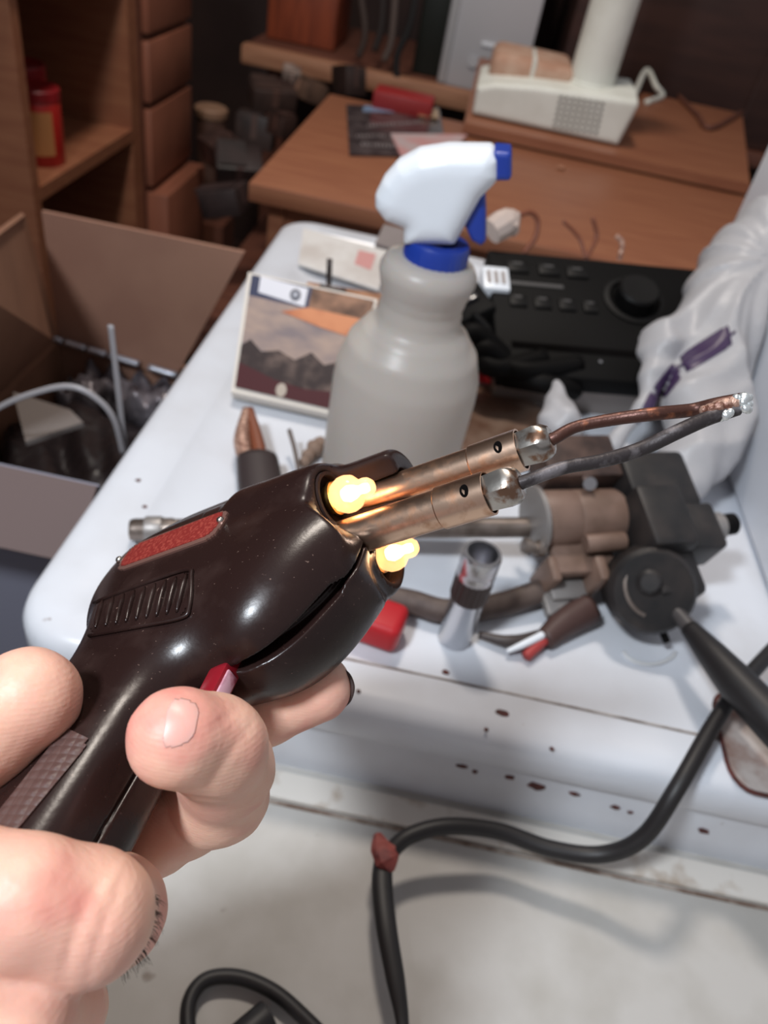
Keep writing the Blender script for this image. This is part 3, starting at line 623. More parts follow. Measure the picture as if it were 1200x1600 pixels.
q, o = card('white_wrapper', [(628, 246), (716, 226), (730, 210), (610, 208)], [.008]*4, .003, mat('wrapper', (186, 168, 168), .4, col2=(196, 140, 138), nscale=26), 'pale pinkish wrapper lying over the dark packet', 'wrapper')
for k, (px, l) in enumerate((([(654, 180), (686, 184), (684, 170), (652, 166)], 'pale strip standing in for a lamp glint on the dark packet'),)):
    q, o = card('glint_strip', px, [.009]*4, .002, mat('glint_pale', (250, 214, 170), .25, .8), l, 'painted glint')  # bright strip added where the packet's gloss mirrors a lamp
c1, c2 = aty(592, 158, 1.50), aty(680, 164, 1.50)
o = tag(mk('red_case', box(c1[0], c2[0], 1.46, 1.52, .001, .03, .003), M_REDD), 'dull red box at the back edge of the desk', 'box')
o.location.y = -.06

# ------------------------------------------------------------------ far bench, tower, clutter
RB = thing('rear_bench', 'rear bench with a pale wooden front rail', 'bench', (-.1, 2.2, -.78))
zr_ = aty(540, 106, 2.0)[2]
mk('rail', box(-.55, .1, 1.99, 2.03, zr_-.035, zr_+.005, .004), M_WOODL, RB)
mk('bench_top', box(-.55, 1.2, 2.03, 2.55, zr_-.03, zr_, .002), M_WOODD, RB)
for x in (-.5, 1.1): mk('leg', box(x, x+.05, 2.05, 2.1, -.78, zr_-.03), M_WOODD, RB, False)
TW = thing('computer_tower', 'grey computer tower standing behind the cream base unit', 'computer', (.02, 2.15, zr_))
a = aty(682, 128, 2.04); 
mk('case', box(a[0], a[0]+.20, 2.04, 2.44, zr_+.001, zr_+.42, .006), M_GREY, TW)
mk('front_edge', box(a[0]+.002, a[0]+.020, 2.034, 2.042, zr_+.006, zr_+.41, .002), mat('grey_light', (176, 176, 178), .45), TW)
mk('name_badge', box(a[0]+.085, a[0]+.125, 2.036, 2.042, zr_+.095, zr_+.103, .001), M_WHITEP, TW)
mk('power_button', xf((np.array([a[0]+.075, 2.041, zr_+.06]), np.eye(3)), lathe([(.012, 0), (.012, .004)], 20, 'y')), M_GREY, TW).location.y = -.006
o = tag(mk('wooden_crate', box(-.53, -.36, 2.14, 2.34, zr_+.001, zr_+.22, .006), mat('orange_wood', (150, 72, 44), .5, col2=(120, 56, 36), nscale=9, stretch=(8, 1, 1))), 'orange brown wooden crate on the rear bench', 'crate')
for k, pts in enumerate(([(600, -40), (596, 40), (585, 80)], [(620, -40), (612, 60), (600, 95)], [(655, -40), (640, 40), (620, 90), (622, 140)], [(560, -30), (570, 50), (560, 90)])):
    tag(mk('hanging_cable', tube([aty(x, y, 2.02-.01*k) for x, y in pts], .008, 8), mat('cable_dk%d' % k, ((52, 44, 42), (96, 82, 76), (32, 30, 30), (70, 56, 50))[k], .6), smooth=True), ('dark cable hanging above the rear rail', 'grey cable hanging next to the tower', 'black cable dropping onto the red box', 'brown cable hanging right of the orange crate')[k], 'cable')
o = tag(mk('sheet_of_board', box(-.16, -.09, 2.10, 2.14, zr_+.001, zr_+.3, .004), mat('black_board', (22, 26, 20), .5)), 'black panel standing left of the computer tower', 'panel')
o = tag(mk('dark_cabinet', [box(.18, 1.2, 2.06, 2.5, zr_+.001, zr_+.75, .004), box(.62, .626, 2.056, 2.06, zr_+.02, zr_+.73)], mat('dark_veneer', (66, 42, 36), .5, col2=(54, 34, 30), nscale=6, stretch=(1, 1, 6))), 'dark brown cabinet behind the cream column', 'cabinet')
# junk under the rear bench
r_ = random.Random(21)
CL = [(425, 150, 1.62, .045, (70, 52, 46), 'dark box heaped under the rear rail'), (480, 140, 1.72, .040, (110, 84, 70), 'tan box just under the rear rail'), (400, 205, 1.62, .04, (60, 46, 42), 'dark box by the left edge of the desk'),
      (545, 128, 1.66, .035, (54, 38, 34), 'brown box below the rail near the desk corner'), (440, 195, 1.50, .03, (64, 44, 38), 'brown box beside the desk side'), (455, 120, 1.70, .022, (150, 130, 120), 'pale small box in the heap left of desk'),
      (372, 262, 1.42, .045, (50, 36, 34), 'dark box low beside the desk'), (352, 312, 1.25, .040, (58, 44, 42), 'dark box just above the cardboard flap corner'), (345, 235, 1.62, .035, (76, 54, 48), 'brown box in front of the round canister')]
for k, (px, py, d, sz, col_, lb) in enumerate(CL):
    P = atd(px, py, d); an, tl2 = r_.uniform(0, 3), r_.uniform(-.5, .5)
    c1_, s1_, c2_, s2_ = math.cos(an), math.sin(an), math.cos(tl2), math.sin(tl2)
    rot = np.array([[c1_, s1_, 0], [-s1_*c2_, c1_*c2_, s2_], [s1_*s2_, -c1_*s2_, c2_]])
    o = thing('clutter_box', lb, 'box', P)
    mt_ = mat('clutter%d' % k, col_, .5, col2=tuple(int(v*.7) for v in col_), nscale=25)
    a1, b1, h1 = sz*r_.uniform(.7, 1.2), sz*r_.uniform(.5, .9), sz*r_.uniform(.4, .9)
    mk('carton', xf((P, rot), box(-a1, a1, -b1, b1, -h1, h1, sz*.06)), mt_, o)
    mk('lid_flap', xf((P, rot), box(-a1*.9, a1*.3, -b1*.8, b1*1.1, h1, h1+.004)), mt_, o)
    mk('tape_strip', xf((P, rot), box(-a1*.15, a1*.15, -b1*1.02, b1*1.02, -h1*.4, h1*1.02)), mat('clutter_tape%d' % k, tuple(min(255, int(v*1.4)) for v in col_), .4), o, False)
tag(mk('junk_crate', [box(-.44, -.26, 1.30, 1.90, -.78, -.42, .01), box(-.45, -.25, 1.29, 1.91, -.42, -.40, .004)], M_WOODD), 'dark wooden crate under the heap of boxes beside the desk', 'crate')

# ------------------------------------------------------------------ shelf unit, tins, drawers, canister
SX = -.60
SH = thing('shelf_unit', 'brown wooden shelf unit at the left with red tins', 'shelf', (-.75, 1.25, -.78))
mk('upright', box(-.95, SX, 1.085, 1.105, -.78, .135), M_WOOD, SH, False)
mk('upright', box(-.95, SX, 1.46, 1.50, -.78, .135), M_WOOD, SH, False)
mk('back_panel', box(-.96, -.94, 1.085, 1.5, -.78, .135), M_WOODL, SH, False)
mk('shelf_board', box(-.94, SX, 1.105, 1.46, -.150, -.130), M_WOOD, SH, False)
mk('shelf_board', box(-.94, SX, 1.105, 1.46, -.52, -.50), M_WOOD, SH, False)
mk('top_board', box(-.96, SX+.01, 1.07, 1.5, .135, .155), M_WOODL, SH, False)
M_TIN = mat('red_tin', (168, 36, 30), .35)
def tin(c, r_, h_, label):
    o = thing('red_tin', label, 'tin', c, 'red tins on the shelf'); f = (np.array(c), np.eye(3))
    mk('can', xf(f, lathe([(r_*.97, 0), (r_, .003), (r_, h_*.86), (r_*.97, h_*.88)], 32)), M_TIN, o)
    mk('lid', xf(f, lathe([(r_*1.03, h_*.86), (r_*1.03, h_*.98), (r_*.98, h_), (r_*.9, h_*.985)], 32)), mat('tin_lid', (140, 28, 32), .4) if 'tin_lid' not in MATS else MATS['tin_lid'], o)
    P = [(r_*1.01*math.sin(a), -r_*1.01*math.cos(a)) for a in np.linspace(.2, 1.1, 8)]
    mk('label_patch', ([(c[0]+x, c[1]+y, c[2]+h_*k) for k in (.16, .74) for x, y in P], [(i, i+1, 8+i+1, 8+i) for i in range(7)]), mat('tan_label', (190, 130, 80), .5) if 'tan_label' not in MATS else MATS['tan_label'], o)
    P = [(r_*1.01*math.sin(a), -r_*1.01*math.cos(a)) for a in np.linspace(-.6, -.1, 6)]
    mk('small_mark', ([(c[0]+x, c[1]+y, c[2]+h_*k) for k in (.12, .36) for x, y in P], [(i, i+1, 6+i+1, 6+i) for i in range(5)]), mat('grey_label', (170, 150, 150), .5) if 'grey_label' not in MATS else MATS['grey_label'], o)
tin((-.650, 1.215, -.130), .036, .108, 'front red tin with a tan label on the left shelf')
tin((-.705, 1.285, -.130), .036, .118, 'rear red tin half hidden behind the front tin')
DYE = atx(302, 100, -.585)[1]; print('DYE', DYE)
DR = thing('drawer_cabinet', 'dark brown wooden drawer cabinet beside the shelf unit', 'drawers', (-.75, 1.8, -.78))
mk('carcass', box(-.98, -.60, 1.505, DYE, -.78, .22), M_WOODD, DR, False)
M_DRW = mat('drawer_brown', (150, 92, 70), .5, col2=(132, 80, 60), nscale=6, stretch=(8, 1, 1))
zl_ = [.21, atx(195, 75, -.59)[2], atx(200, 188, -.59)[2], atx(212, 318, -.59)[2], -.6]
for k in range(4):
    x1 = -.585 if k < 3 else -.555
    d_ = mk('drawer', box(-.60, x1, 1.515, DYE-.01, zl_[k+1]+.008, zl_[k]-.004, .003), M_DRW, DR)
mk('plinth', box(-.97, -.6, 1.51, DYE-.02, -.779, -.6), M_WOODD, DR, False)
cc = atd(330, 172, 1.80)
CN = thing('canister', 'beige lidded canister standing right of the drawers', 'canister', (cc[0], cc[1], -.78))
f = (np.array([cc[0], cc[1], cc[2]]), np.eye(3))
mk('canister_body', xf(f, lathe([(.030, -.25), (.034, -.2), (.035, -.012)], 28)), mat('can_brown', (92, 66, 56), .5), CN)
mk('canister_lid', xf(f, lathe([(.037, -.014), (.039, -.010), (.039, .004), (.034, .008), (.01, .006)], 28)), mat('can_lid', (160, 124, 100), .4), CN)
mk('stand', xf(f, box(-.05, .05, -.05, .05, -.78-cc[2], -.25)), M_WOODD, CN, False)
# ------------------------------------------------------------------ lock mechanism and other parts on the enamel top
def axl(p0, p1, prof, n=28):       # turned part between two world points; prof (radius, fraction)
    p0, p1 = np.asarray(p0, float), np.asarray(p1, float); L = np.linalg.norm(p1-p0); fr = frame(p0, p1-p0, (0, 0, 1) if abs((p1-p0)[2]) < .9*L else (0, 1, 0))
    return xf(fr, lathe([(r_, t_*L) for r_, t_ in prof], n, 'x'))
_atd = atd
def atd(x, y, d): return _atd(x, y, d*.972)       # lifts the assembly clear of the enamel
MX = nrm(atd(960, 808, .475)-atd(842, 812, .462))
def mbox(px, py, d, w_, h_, dep, bev=.002, fr=None):
    k = d/1200; f = frame(atd(px, py, d), MX if fr is None else fr, (0, -.35, 1)); return xf(f, box(-w_*k/2, w_*k/2, -dep/2, dep/2, -h_*k/2, h_*k/2, bev))
MO = thing('lock_mechanism', 'tan and black electromechanical lock assembly on the right of the enamel top', 'machine part', atz(950, 960, 0))
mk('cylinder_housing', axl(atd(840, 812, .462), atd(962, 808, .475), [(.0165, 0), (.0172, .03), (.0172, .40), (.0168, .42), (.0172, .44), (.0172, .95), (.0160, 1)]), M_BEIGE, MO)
mk('flange', axl(atd(830, 813, .462), atd(841, 812, .463), [(.018, 0), (.0205, .2), (.0205, .8), (.018, 1)]), M_STEELW, MO)
mk('upper_block', mbox(895, 728, .485, 120, 62, .03), mat('brown_metal', (92, 72, 64), .5, .3, col2=(60, 46, 42), nscale=60), MO)
mk('upper_block_screw', axl(atd(918, 752, .462), atd(922, 756, .455), [(.004, 0), (.004, 1)], 12), M_CHROME, MO)
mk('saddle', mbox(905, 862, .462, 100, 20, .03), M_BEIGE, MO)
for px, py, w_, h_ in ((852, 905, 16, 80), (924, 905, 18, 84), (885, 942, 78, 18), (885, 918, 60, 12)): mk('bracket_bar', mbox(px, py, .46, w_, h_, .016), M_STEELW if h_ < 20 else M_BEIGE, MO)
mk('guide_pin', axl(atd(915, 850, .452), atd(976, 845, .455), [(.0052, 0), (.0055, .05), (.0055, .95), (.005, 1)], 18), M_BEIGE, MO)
mk('bolt', axl(atd(818, 852, .452), atd(850, 858, .455), [(.0045, 0), (.0045, .3), (.0032, .32), (.0032, .6), (.005, .62), (.005, 1)], 14), M_METAL, MO)
M_BLK = mat('sooty_black', (24, 22, 23), .5, col2=(44, 38, 36), nscale=60)
mk('black_body', [mbox(995, 850, .478, 75, 190, .04, .004), mbox(1010, 770, .49, 110, 90, .04, .004), mbox(1030, 905, .46, 80, 100, .035, .004)], M_BLK, MO)
mk('switch_block', mbox(1075, 836, .468, 72, 70, .03, .003), M_BLK, MO)
mk('switch_collar', axl(atd(1095, 826, .468), atd(1122, 823, .472), [(.009, 0), (.009, 1)], 18), M_STEELW, MO)
mk('switch_knob', axl(atd(1118, 822, .472), atd(1148, 818, .476), [(.006, 0), (.0066, .1), (.0066, .9), (.005, 1)], 18), M_DARKP, MO)
mk('drum', axl(atd(1005, 915, .458), atd(1022, 925, .435), [(.024, 0), (.0245, .1), (.0245, .85), (.022, 1)], 30), M_BLK, MO)
mk('drum_rim', tube([atd(1022+46*math.cos(a), 912+52*math.sin(a), .437) for a in np.linspace(1.9, 5.2, 16)], .0016, 6, 0), M_METAL, MO)
mk('drum_boss', axl(atd(1012, 908, .44), atd(1016, 910, .43), [(.007, 0), (.007, .8), (.005, 1)], 16), M_BLK, MO)
mk('foot_pin', tube([atd(1022, 955, .452), atd(1030, 975, .45), atd(1042, 1003, .45)], .0022, 8), M_DARKP, MO, True)
atd = _atd
# long rod
a, b = atz(204, 828, .0135), atd(838, 824, .457)
b = b + (b-a)*0
ROD = thing('steel_rod', 'long grey steel rod lying behind the soldering gun', 'rod', (a+b)/2)
mk('shaft', axl(a, b, [(.0058, 0), (.0065, .01), (.0065, .06), (.0068, .062), (.0068, .10), (.0062, .102), (.0062, 1)], 20), M_METAL, ROD)
mk('end_band', axl(a+(b-a)*.035, a+(b-a)*.075, [(.0075, 0), (.0078, .1), (.0078, .9), (.0075, 1)], 20), M_STEELW, ROD)
# upright chrome tube
c = atz(709, 998, .0); cz = aty(748, 862, c[1])[2]
CH = thing('chrome_tube', 'upright chrome tube with a dark knurled band and open top', 'metal tube', c)
f0 = (c, np.eye(3))
mk('shank', xf(f0, lathe([(.0088, 0), (.0094, .001), (.0092, cz*.52), (.0096, cz*.53)], 32)), M_CHROME, CH)
n = 48; V, F = [], []
for i, (r_, t_) in enumerate([(.0098, .52), (.0102, .54), (.0102, .74), (.0098, .76)]):
    for k in range(n): V.append((c[0]+(r_-(.0004 if k % 2 else 0))*math.cos(2*math.pi*k/n), c[1]+(r_-(.0004 if k % 2 else 0))*math.sin(2*math.pi*k/n), cz*t_))
for i in range(3):
    for k in range(n): F.append((i*n+k, i*n+(k+1) % n, (i+1)*n+(k+1) % n, (i+1)*n+k))
mk('knurled_band', (V, F), mat('dark_knurl', (66, 56, 54), .4, .6), CH, False)
mk('rim', xf(f0, lathe([(.0098, cz*.75), (.0101, cz*.80), (.0097, cz*.82), (.0101, cz*.84), (.0101, cz*.98), (.0096, cz), (.0080, cz), (.0076, cz*.97), (.0074, cz*.7), (.0001, cz*.7)], 32, cap=False)), M_CHROME, CH)
# red lighter
a, b = atz(545, 955, .011), atz(630, 985, .011)
RL = thing('red_lighter', 'red plastic lighter lying behind the gun beside the chrome tube', 'lighter', (a+b)/2-np.array([0, 0, .011]))
f = frame(a, b-a, (0, 0, 1)); L = np.linalg.norm(b-a)
mk('lighter_body', xf(f, box(-.035, L, -.012, .012, -.0095, .009, .005, 4)), M_REDP, RL)
mk('lighter_top', xf(f, box(-.046, -.034, -.010, .010, -.008, .008, .002)), M_CHROME, RL)
# cables on the panel
o = thing('grey_cable', 'thick grey brown cable running behind the chrome tube', 'cable', atz(750, 960, 0))
mk('sheath', tube([atz(560, 925, .008), atz(640, 940, .008), atz(700, 955, .008), atz(780, 945, .008), atz(850, 922, .012)], .0072, 12), mat('cable_grey', (92, 78, 72), .6, col2=(70, 56, 52), nscale=80), o, True)
o = thing('wire_bundle', 'taped brown wire bundle with stripped red white and black ends', 'wire', atz(860, 985, 0))
mk('sleeve', tube([atz(918, 952, .01), atz(880, 975, .008), atz(850, 1000, .006)], [.010, .0085, .006], 12), mat('brown_tape', (70, 48, 44), .55), o, True)
mk('red_core', tube([atz(856, 996, .006), atz(836, 1012, .005), atz(822, 1026, .004)], [.003, .0034, .003], 8), mat('wire_red', (170, 62, 60), .5), o, True)
mk('white_core', tube([atz(848, 992, .009), atz(820, 1006, .008), atz(792, 1018, .004)], [.0024, .0022, .0014], 8), M_WHITEP, o, True)
mk('black_core', tube([atz(850, 990, .006), atz(800, 1002, .006), atz(748, 992, .004)], [.003, .0036, .002], 8), mat('wire_dark', (62, 52, 50), .5), o, True)
o = tag(mk('film_ring', tube([atz(1015+42*math.cos(a), 1012+26*math.sin(a), .001) for a in np.linspace(.3, 2.9, 10)], .0012, 6, 3), mat('pale_ring', (214, 214, 214), .4), smooth=True), 'pale curved thread on the enamel top below the black drum', 'thread')
# taped tongs and the little twig left of the gun
o = thing('copper_tongs', 'brown copper tongs with a handle wrapped in dark tape', 'tongs', atz(400, 770, 0))
mk('prong', tube([atz(392, 742, .012), atz(378, 690, .016), atz(385, 640, .022)], [.0052, .0056, .003], 10), M_FLUX, o, True)
mk('prong', tube([atz(412, 742, .012), atz(402, 690, .016), atz(390, 640, .022)], [.0052, .0048, .003], 10), M_WIRE, o, True)
tp = frame(atz(408, 760, .012), atz(440, 760, .012)-atz(408, 760, .012), (0, 0, 1))
mk('taped_handle', tube([atz(402, 716, .014), atz(410, 770, .012), atz(430, 850, .010)], [.0135, .0145, .013], 12, flat=(1, .6)), mat('dark_tape', (52, 42, 42), .55), o, True)
o = thing('bent_wire', 'thin bent wire with a rusty lump beside the copper tongs', 'wire', atz(465, 760, 0))
mk('wire', tube([atz(474, 762, .004), atz(466, 730, .010), atz(460, 700, .014), atz(452, 672, .018)], .0016, 8), mat('wire_grey', (92, 80, 74), .5), o, True)
mk('lump', [ball(atz(x, y, .006), r_, 6) for x, y, r_ in [(482, 712, .005), (492, 702, .006), (500, 694, .0055), (476, 722, .004), (488, 696, .004)]], mat('rusty_lump', (130, 108, 94), .8, bump=.6, bscale=300), o, True)

# ------------------------------------------------------------------ cords
o = thing('power_cord', 'black power cord looping over the front edge of the enamel panel', 'cord', atz(700, 1330, TZ))
mk('cord', tube([atz(x, y, z) for x, y, z in [(604, 1336, -.040), (640, 1306, -.036), (700, 1291, -.034), (780, 1299, -.036), (860, 1326, -.036), (940, 1335, -.030), (1005, 1308, -.012), (1060, 1228, .014), (1115, 1132, .022), (1165, 1062, .024), (1260, 960, .024)]], .0042, 12), M_CORD, o, True)
mk('flat_cord', tube([atz(x, y, z) for x, y, z in [(600, 1338, -.040), (597, 1380, -.040), (604, 1450, -.040), (618, 1530, -.042), (629, 1600, -.044), (634, 1700, -.046)]], [.0046, .0050, .0048, .0042, .0028, .0028], 12, flat=(1, .6), upv=-FW), M_CORD, o, True)
mk('red_tape', [tube([atz(590, 1304, -.038), atz(596, 1325, -.037), atz(606, 1345, -.037), atz(612, 1362, -.039)], [.0022, .0056, .0064, .0018], 8, 3, flat=(1, .75)), slab([atz(588, 1303, -.033), atz(618, 1322, -.034), atz(617, 1345, -.034), atz(587, 1336, -.034)], .0006)], mat('red_tape', (150, 70, 62), .6, col2=(110, 44, 42), nscale=160), o, 'auto')
o = thing('looped_cord', 'loop of black cord on the table in front of the hand', 'cord', atz(400, 1560, TZ))
mk('cord', tube([atz(x, y, TZ+.006) for x, y in [(320, 1690), (296, 1620), (296, 1565), (322, 1531), (372, 1527), (425, 1548), (470, 1585), (520, 1640), (560, 1720)]], .0033, 12), M_CORD, o, True)
o = thing('cord_socket', 'black cord end with an open socket inside the cord loop', 'plug', atz(385, 1600, TZ))
mk('socket_body', axl(atz(420, 1586, TZ+.008), atz(345, 1650, TZ+.008), [(.0045, .02), (.0062, 0), (.0066, .05), (.0066, .7), (.0045, 1)], 18), M_CORD, o)
o = thing('tapered_lead', 'thick black tapered cable boot crossing the power cord', 'cable', atz(1130, 1040, .01))
mk('thin_end', tube([pd(1046, 944, .43), pd(1070, 972, .42), pd(1092, 1000, .41)], [.0036, .0046, .0052], 12), mat('cable_end', (70, 66, 66), .4), o, True)
mk('boot', tube([pd(1078, 982, .416), pd(1112, 1022, .400), pd(1150, 1066, .386), (pd(1220, 1140, .365)), pd(1280, 1200, .355)], [.0052, .0078, .0098, .0105, .0105], 14), M_CORD, o, True)
# ------------------------------------------------------------------ soldering gun (built in its own millimetre frame)
GA = nrm((.862, .283, .42))                       # forward, camera coords (right, up, toward)
GD = nrm((-.205, -.564, .80))                     # towards the trigger
GY = np.cross(-GD, GA)                            # gun's left
_ls = pc(552, 838, .197)*1000
GO = _ls - GD*8.0
GM = np.stack([GA, GY, -GD])                      # rows: local axes
def g2w(P): return cam2w((GO+np.asarray(P, float) @ GM)/1000)
def w2g(P):
    P = np.asarray(P, float)-CAM; q = np.stack([P@RT, P@UP, -(P@FW)], -1)*1000; return (q-GO) @ GM.T
CAMG = (np.zeros(3)-GO) @ GM.T
BX = [-90, -82, -77, -70, -55, -30, -14, -4, 4, 10, 18]
BW = [ 17, 19.5, 21.5, 23.0, 25.0, 26, 25, 22, 18, 15, 13]
BT = [ 8, 11, 14, 17.5, 20.5, 21, 20.5, 20, 20, 19, 18]
BB = [-24, -26, -28, -32, -42, -50, -50, -42, -24, -16, -12]
_xd = np.linspace(-110, 40, 601); _k = np.exp(-.5*(np.arange(-60, 61)*.25/4.0)**2); _k /= _k.sum()
def _sm(v): return np.convolve(np.pad(np.interp(_xd, BX, v), 60, mode='edge'), _k, mode='valid')
BX, BW, BT, BB = _xd, _sm(BW), _sm(BT), _sm(BB)
LX = {-1: 0.0, 1: 2.0}; LY = {-1: 8.5, 1: 12.5}
PN, PC = np.array([0., 0, 1]), 1e4
def gun_sdf(X, Y, Z):
    w_ = np.interp(X, BX, BW); t_ = np.interp(X, BX, BT); b_ = np.interp(X, BX, BB)
    zc = (t_+b_)/2; h_ = (t_-b_)/2
    w_ = np.where(Y < 0, w_-np.interp(X, [-60, -20, 4], [7.9, 7.9, 5.5]), w_)
    g = (np.abs(Y/w_)**2.3+np.abs((Z-zc)/h_)**2.3)**(1/2.3)
    body = (g-1)*np.minimum(w_, h_)*.9
    body = smax(body, -(X+80), 3)
    sn = np.clip((-Y-1)/8, 0, 1); sp = np.clip((Y-1)/9, 0, 1); zf = np.clip((Z+21)/12, 0, 1); zf = zf*zf*(3-2*zf)
    body = smax(body, X-(5-10.5*zf*sn*sn*(3-2*sn)-5*zf*sp*sp*(3-2*sp)), 2)
    # handle
    t = (-Z-30)/100
    hx = -51-4*t; hw = 14.0+0*t; hl = 19.0
    hnd = ((np.abs((X-hx)/hl)**3+np.abs(Y/hw)**3)**(1/3)-1)*13
    hnd = smax(hnd, np.maximum(-Z-128, Z+5), 4)
    d = smin(body, hnd, 9)
    # upper nose round the upper tube, lamp pods
    d = smin(d, smax(np.hypot(Y, Z-8)-11.5, np.maximum(X-13, -X-20), 3), 4)
    # flat seat of the rating plate on the right flank
    cut = PN[0]*X+PN[1]*Y+PN[2]*Z-PC
    d = smax(d, -np.maximum(-cut, np.maximum(X+41+.25*(Z), -6-Z)), 1.2)
    for s in (-1, 1):
        d = smin(d, smax(np.hypot(Y-s*LY[s], Z+1)-10, np.maximum(X-(-4 if s < 0 else 2), -X-30), 3), 5)
        d = smax(d, -smax(cone(X, Y, Z, (LX[s]-4, s*LY[s], -1), (LX[s]+26, s*LY[s], -1), 7.4, 9.6), -(X-LX[s]+7), 1), 1.2)      # flared lamp bores
    d = smax(d, -smax(np.hypot(Y, Z-8)-5.6, -(X+2), .5), .6)
    d = smax(d, -smax(np.hypot(Y, Z+8)-5.4, -(X+2), .5), .6)
    # parting gap under the chin
    gap = np.maximum(np.maximum(np.abs(Y)-np.interp(X, [-22, -18, -6, 1, 3], [.3, 1.2, 1.8, 1.9, .5]), -X-22), Z+6)
    gap = np.maximum(gap, -(body+5))
    d = smax(d, -gap, .4)
    sl = np.maximum(np.maximum(np.abs(Y)-.4, Z+64), -(X+51)); d = smax(d, -np.maximum(sl, -(hnd+.7)), .3)
    return d
_q, _h = trace(gun_sdf, CAMG, pixray(np.array([268.]), np.array([846.])) @ GM.T)
PN = grad(gun_sdf, _q)[0]; PC = float(PN@_q[0])-.9
GUN = thing('soldering_gun', 'dark brown bakelite soldering gun with two lit bulbs held in the hand', 'soldering gun', g2w((-52, 0, -126)))
_F = sample(gun_sdf, (-114, -31, -133), (20, 31, 28), .55)
_V, _Q = nets(_F, np.array((-114, -31, -133.)), .55)
HS = npmesh('housing', g2w(_V), _Q, M_BAKE, GUN); HS.data.materials.append(M_BAKE2)
_c3 = _V[_Q].mean(1); _in = np.zeros(len(_Q), bool)
for s in (-1, 1): _in |= (np.hypot(_c3[:, 1]-s*LY[s], _c3[:, 2]+1) < 9.4) & (_c3[:, 0] > LX[s]-9) & (_c3[:, 0] < 13)
_in |= (np.hypot(_c3[:, 1], _c3[:, 2]+8) < 5.6) & (_c3[:, 0] > -4)
HS.data.polygons.foreach_set('material_index', _in.astype(np.int32))
def gx(sh): return (g2w(np.array(sh[0], float)), sh[1])
def loc(sh, dx=0, dy=0, dz=0): return ([(v[0]+dx, v[1]+dy, v[2]+dz) for v in sh[0]], sh[1])
for z, L, nm in ((8, 48, 'upper'), (-8, 41, 'lower')):
    tb = lathe([(4.9, -3), (4.9, L-14)], 40, 'x')
    t = mk('tube', gx(loc(tb, dz=z)), M_TUBE, GUN)
    sv = lathe([(4.95, L-16), (5.35, L-15.6), (5.45, L-3), (5.0, L-3), (4.8, L-7)], 40, 'x', cap=False)
    mk('sleeve', gx(loc(sv, dz=z)), M_TUBE, t)
    # domed hexagonal nut
    V, F = [], []
    n = 48
    for x, r, hx in [(L-8, 4.3, 1), (L-3, 4.5, 1), (L+1.5, 4.9, .8), (L+3.2, 4.6, .3), (L+4.6, 3.6, 0), (L+5, 2.9, 0), (L+5, 1.7, 0), (L+2.5, 1.6, 0)]:
        for k in range(n):
            a = 2*math.pi*k/n; hexr = math.cos(math.pi/6)/math.cos((a % (math.pi/3))-math.pi/6)*1.1
            rr = r*(hx*hexr+(1-hx)); V.append((x, rr*math.cos(a), rr*math.sin(a)))
    for i in range(7):
        for k in range(n): F.append((i*n+k, i*n+(k+1) % n, (i+1)*n+(k+1) % n, (i+1)*n+k))
    mk('tip_nut', gx(loc((V, F), dz=z)), M_NUT, GUN)
    # cross hole of the clamping screw
    hp = [(L-7.2+1.1*math.cos(a), 1.5*math.sin(a)) for a in np.linspace(0, 2*math.pi, 20, endpoint=False)]
    Vh = [(x, 5.55*math.sin(-.95+y*.2), z-5.55*math.cos(-.95+y*.2)) for x, y in hp]+[(x, 5.0*math.sin(-.95+y*.2), z-5.0*math.cos(-.95+y*.2)) for x, y in hp]
    mk('screw_hole', gx((Vh, [tuple(range(20))]+[(i, (i+1) % 20, 20+(i+1) % 20, 20+i) for i in range(20)])), M_BLACK, t, False)
# lamps
for s in (-1, 1):
    x0 = LX[s]+1.5
    b = mk('bulb', gx(loc(lathe([(.05, 7.6), (1.6, 7.3), (2.5, 6.2), (2.75, 5.0), (2.6, 3.9), (3.2, 3.1), (4.5, 1.9), (5.0, .2), (4.9, -1.5), (4.2, -3), (3.6, -4)], 36, 'x'), x0, s*LY[s], -1)), M_BULB, GUN, True)
    mk('filament', gx(loc(lathe([(.05, 6.2), (1.1, 5.8), (1.3, 4.6), (1.1, 3.2), (1.9, 1.6), (2.2, 0), (1.6, -1.6), (.05, -2.2)], 20, 'x'), x0, s*LY[s], -1)), M_FIL, b, True)
    mk('bulb_base', gx(loc(lathe([(3.7, -9), (3.9, -3.6), (4.6, -3.6), (4.6, -4.4)], 32, 'x'), x0, s*LY[s], -1)), M_BRASS, b)
    mk('lamp_socket', gx(loc(lathe([(7.6, -6), (7.6, -4.5), (6.6, -4.5), (6.6, -6)], 36, 'x'), x0, s*LY[s], -1)), M_BAKE2, GUN)
# copper tip: two round rods meeting in a tinned joint
def gdep(p): return -float((GO+np.asarray(p, float)@GM)[2])/1000
dU, dL = gdep((52, 0, 8)), gdep((45, 0, -8))
dT = (dU+dL)/2

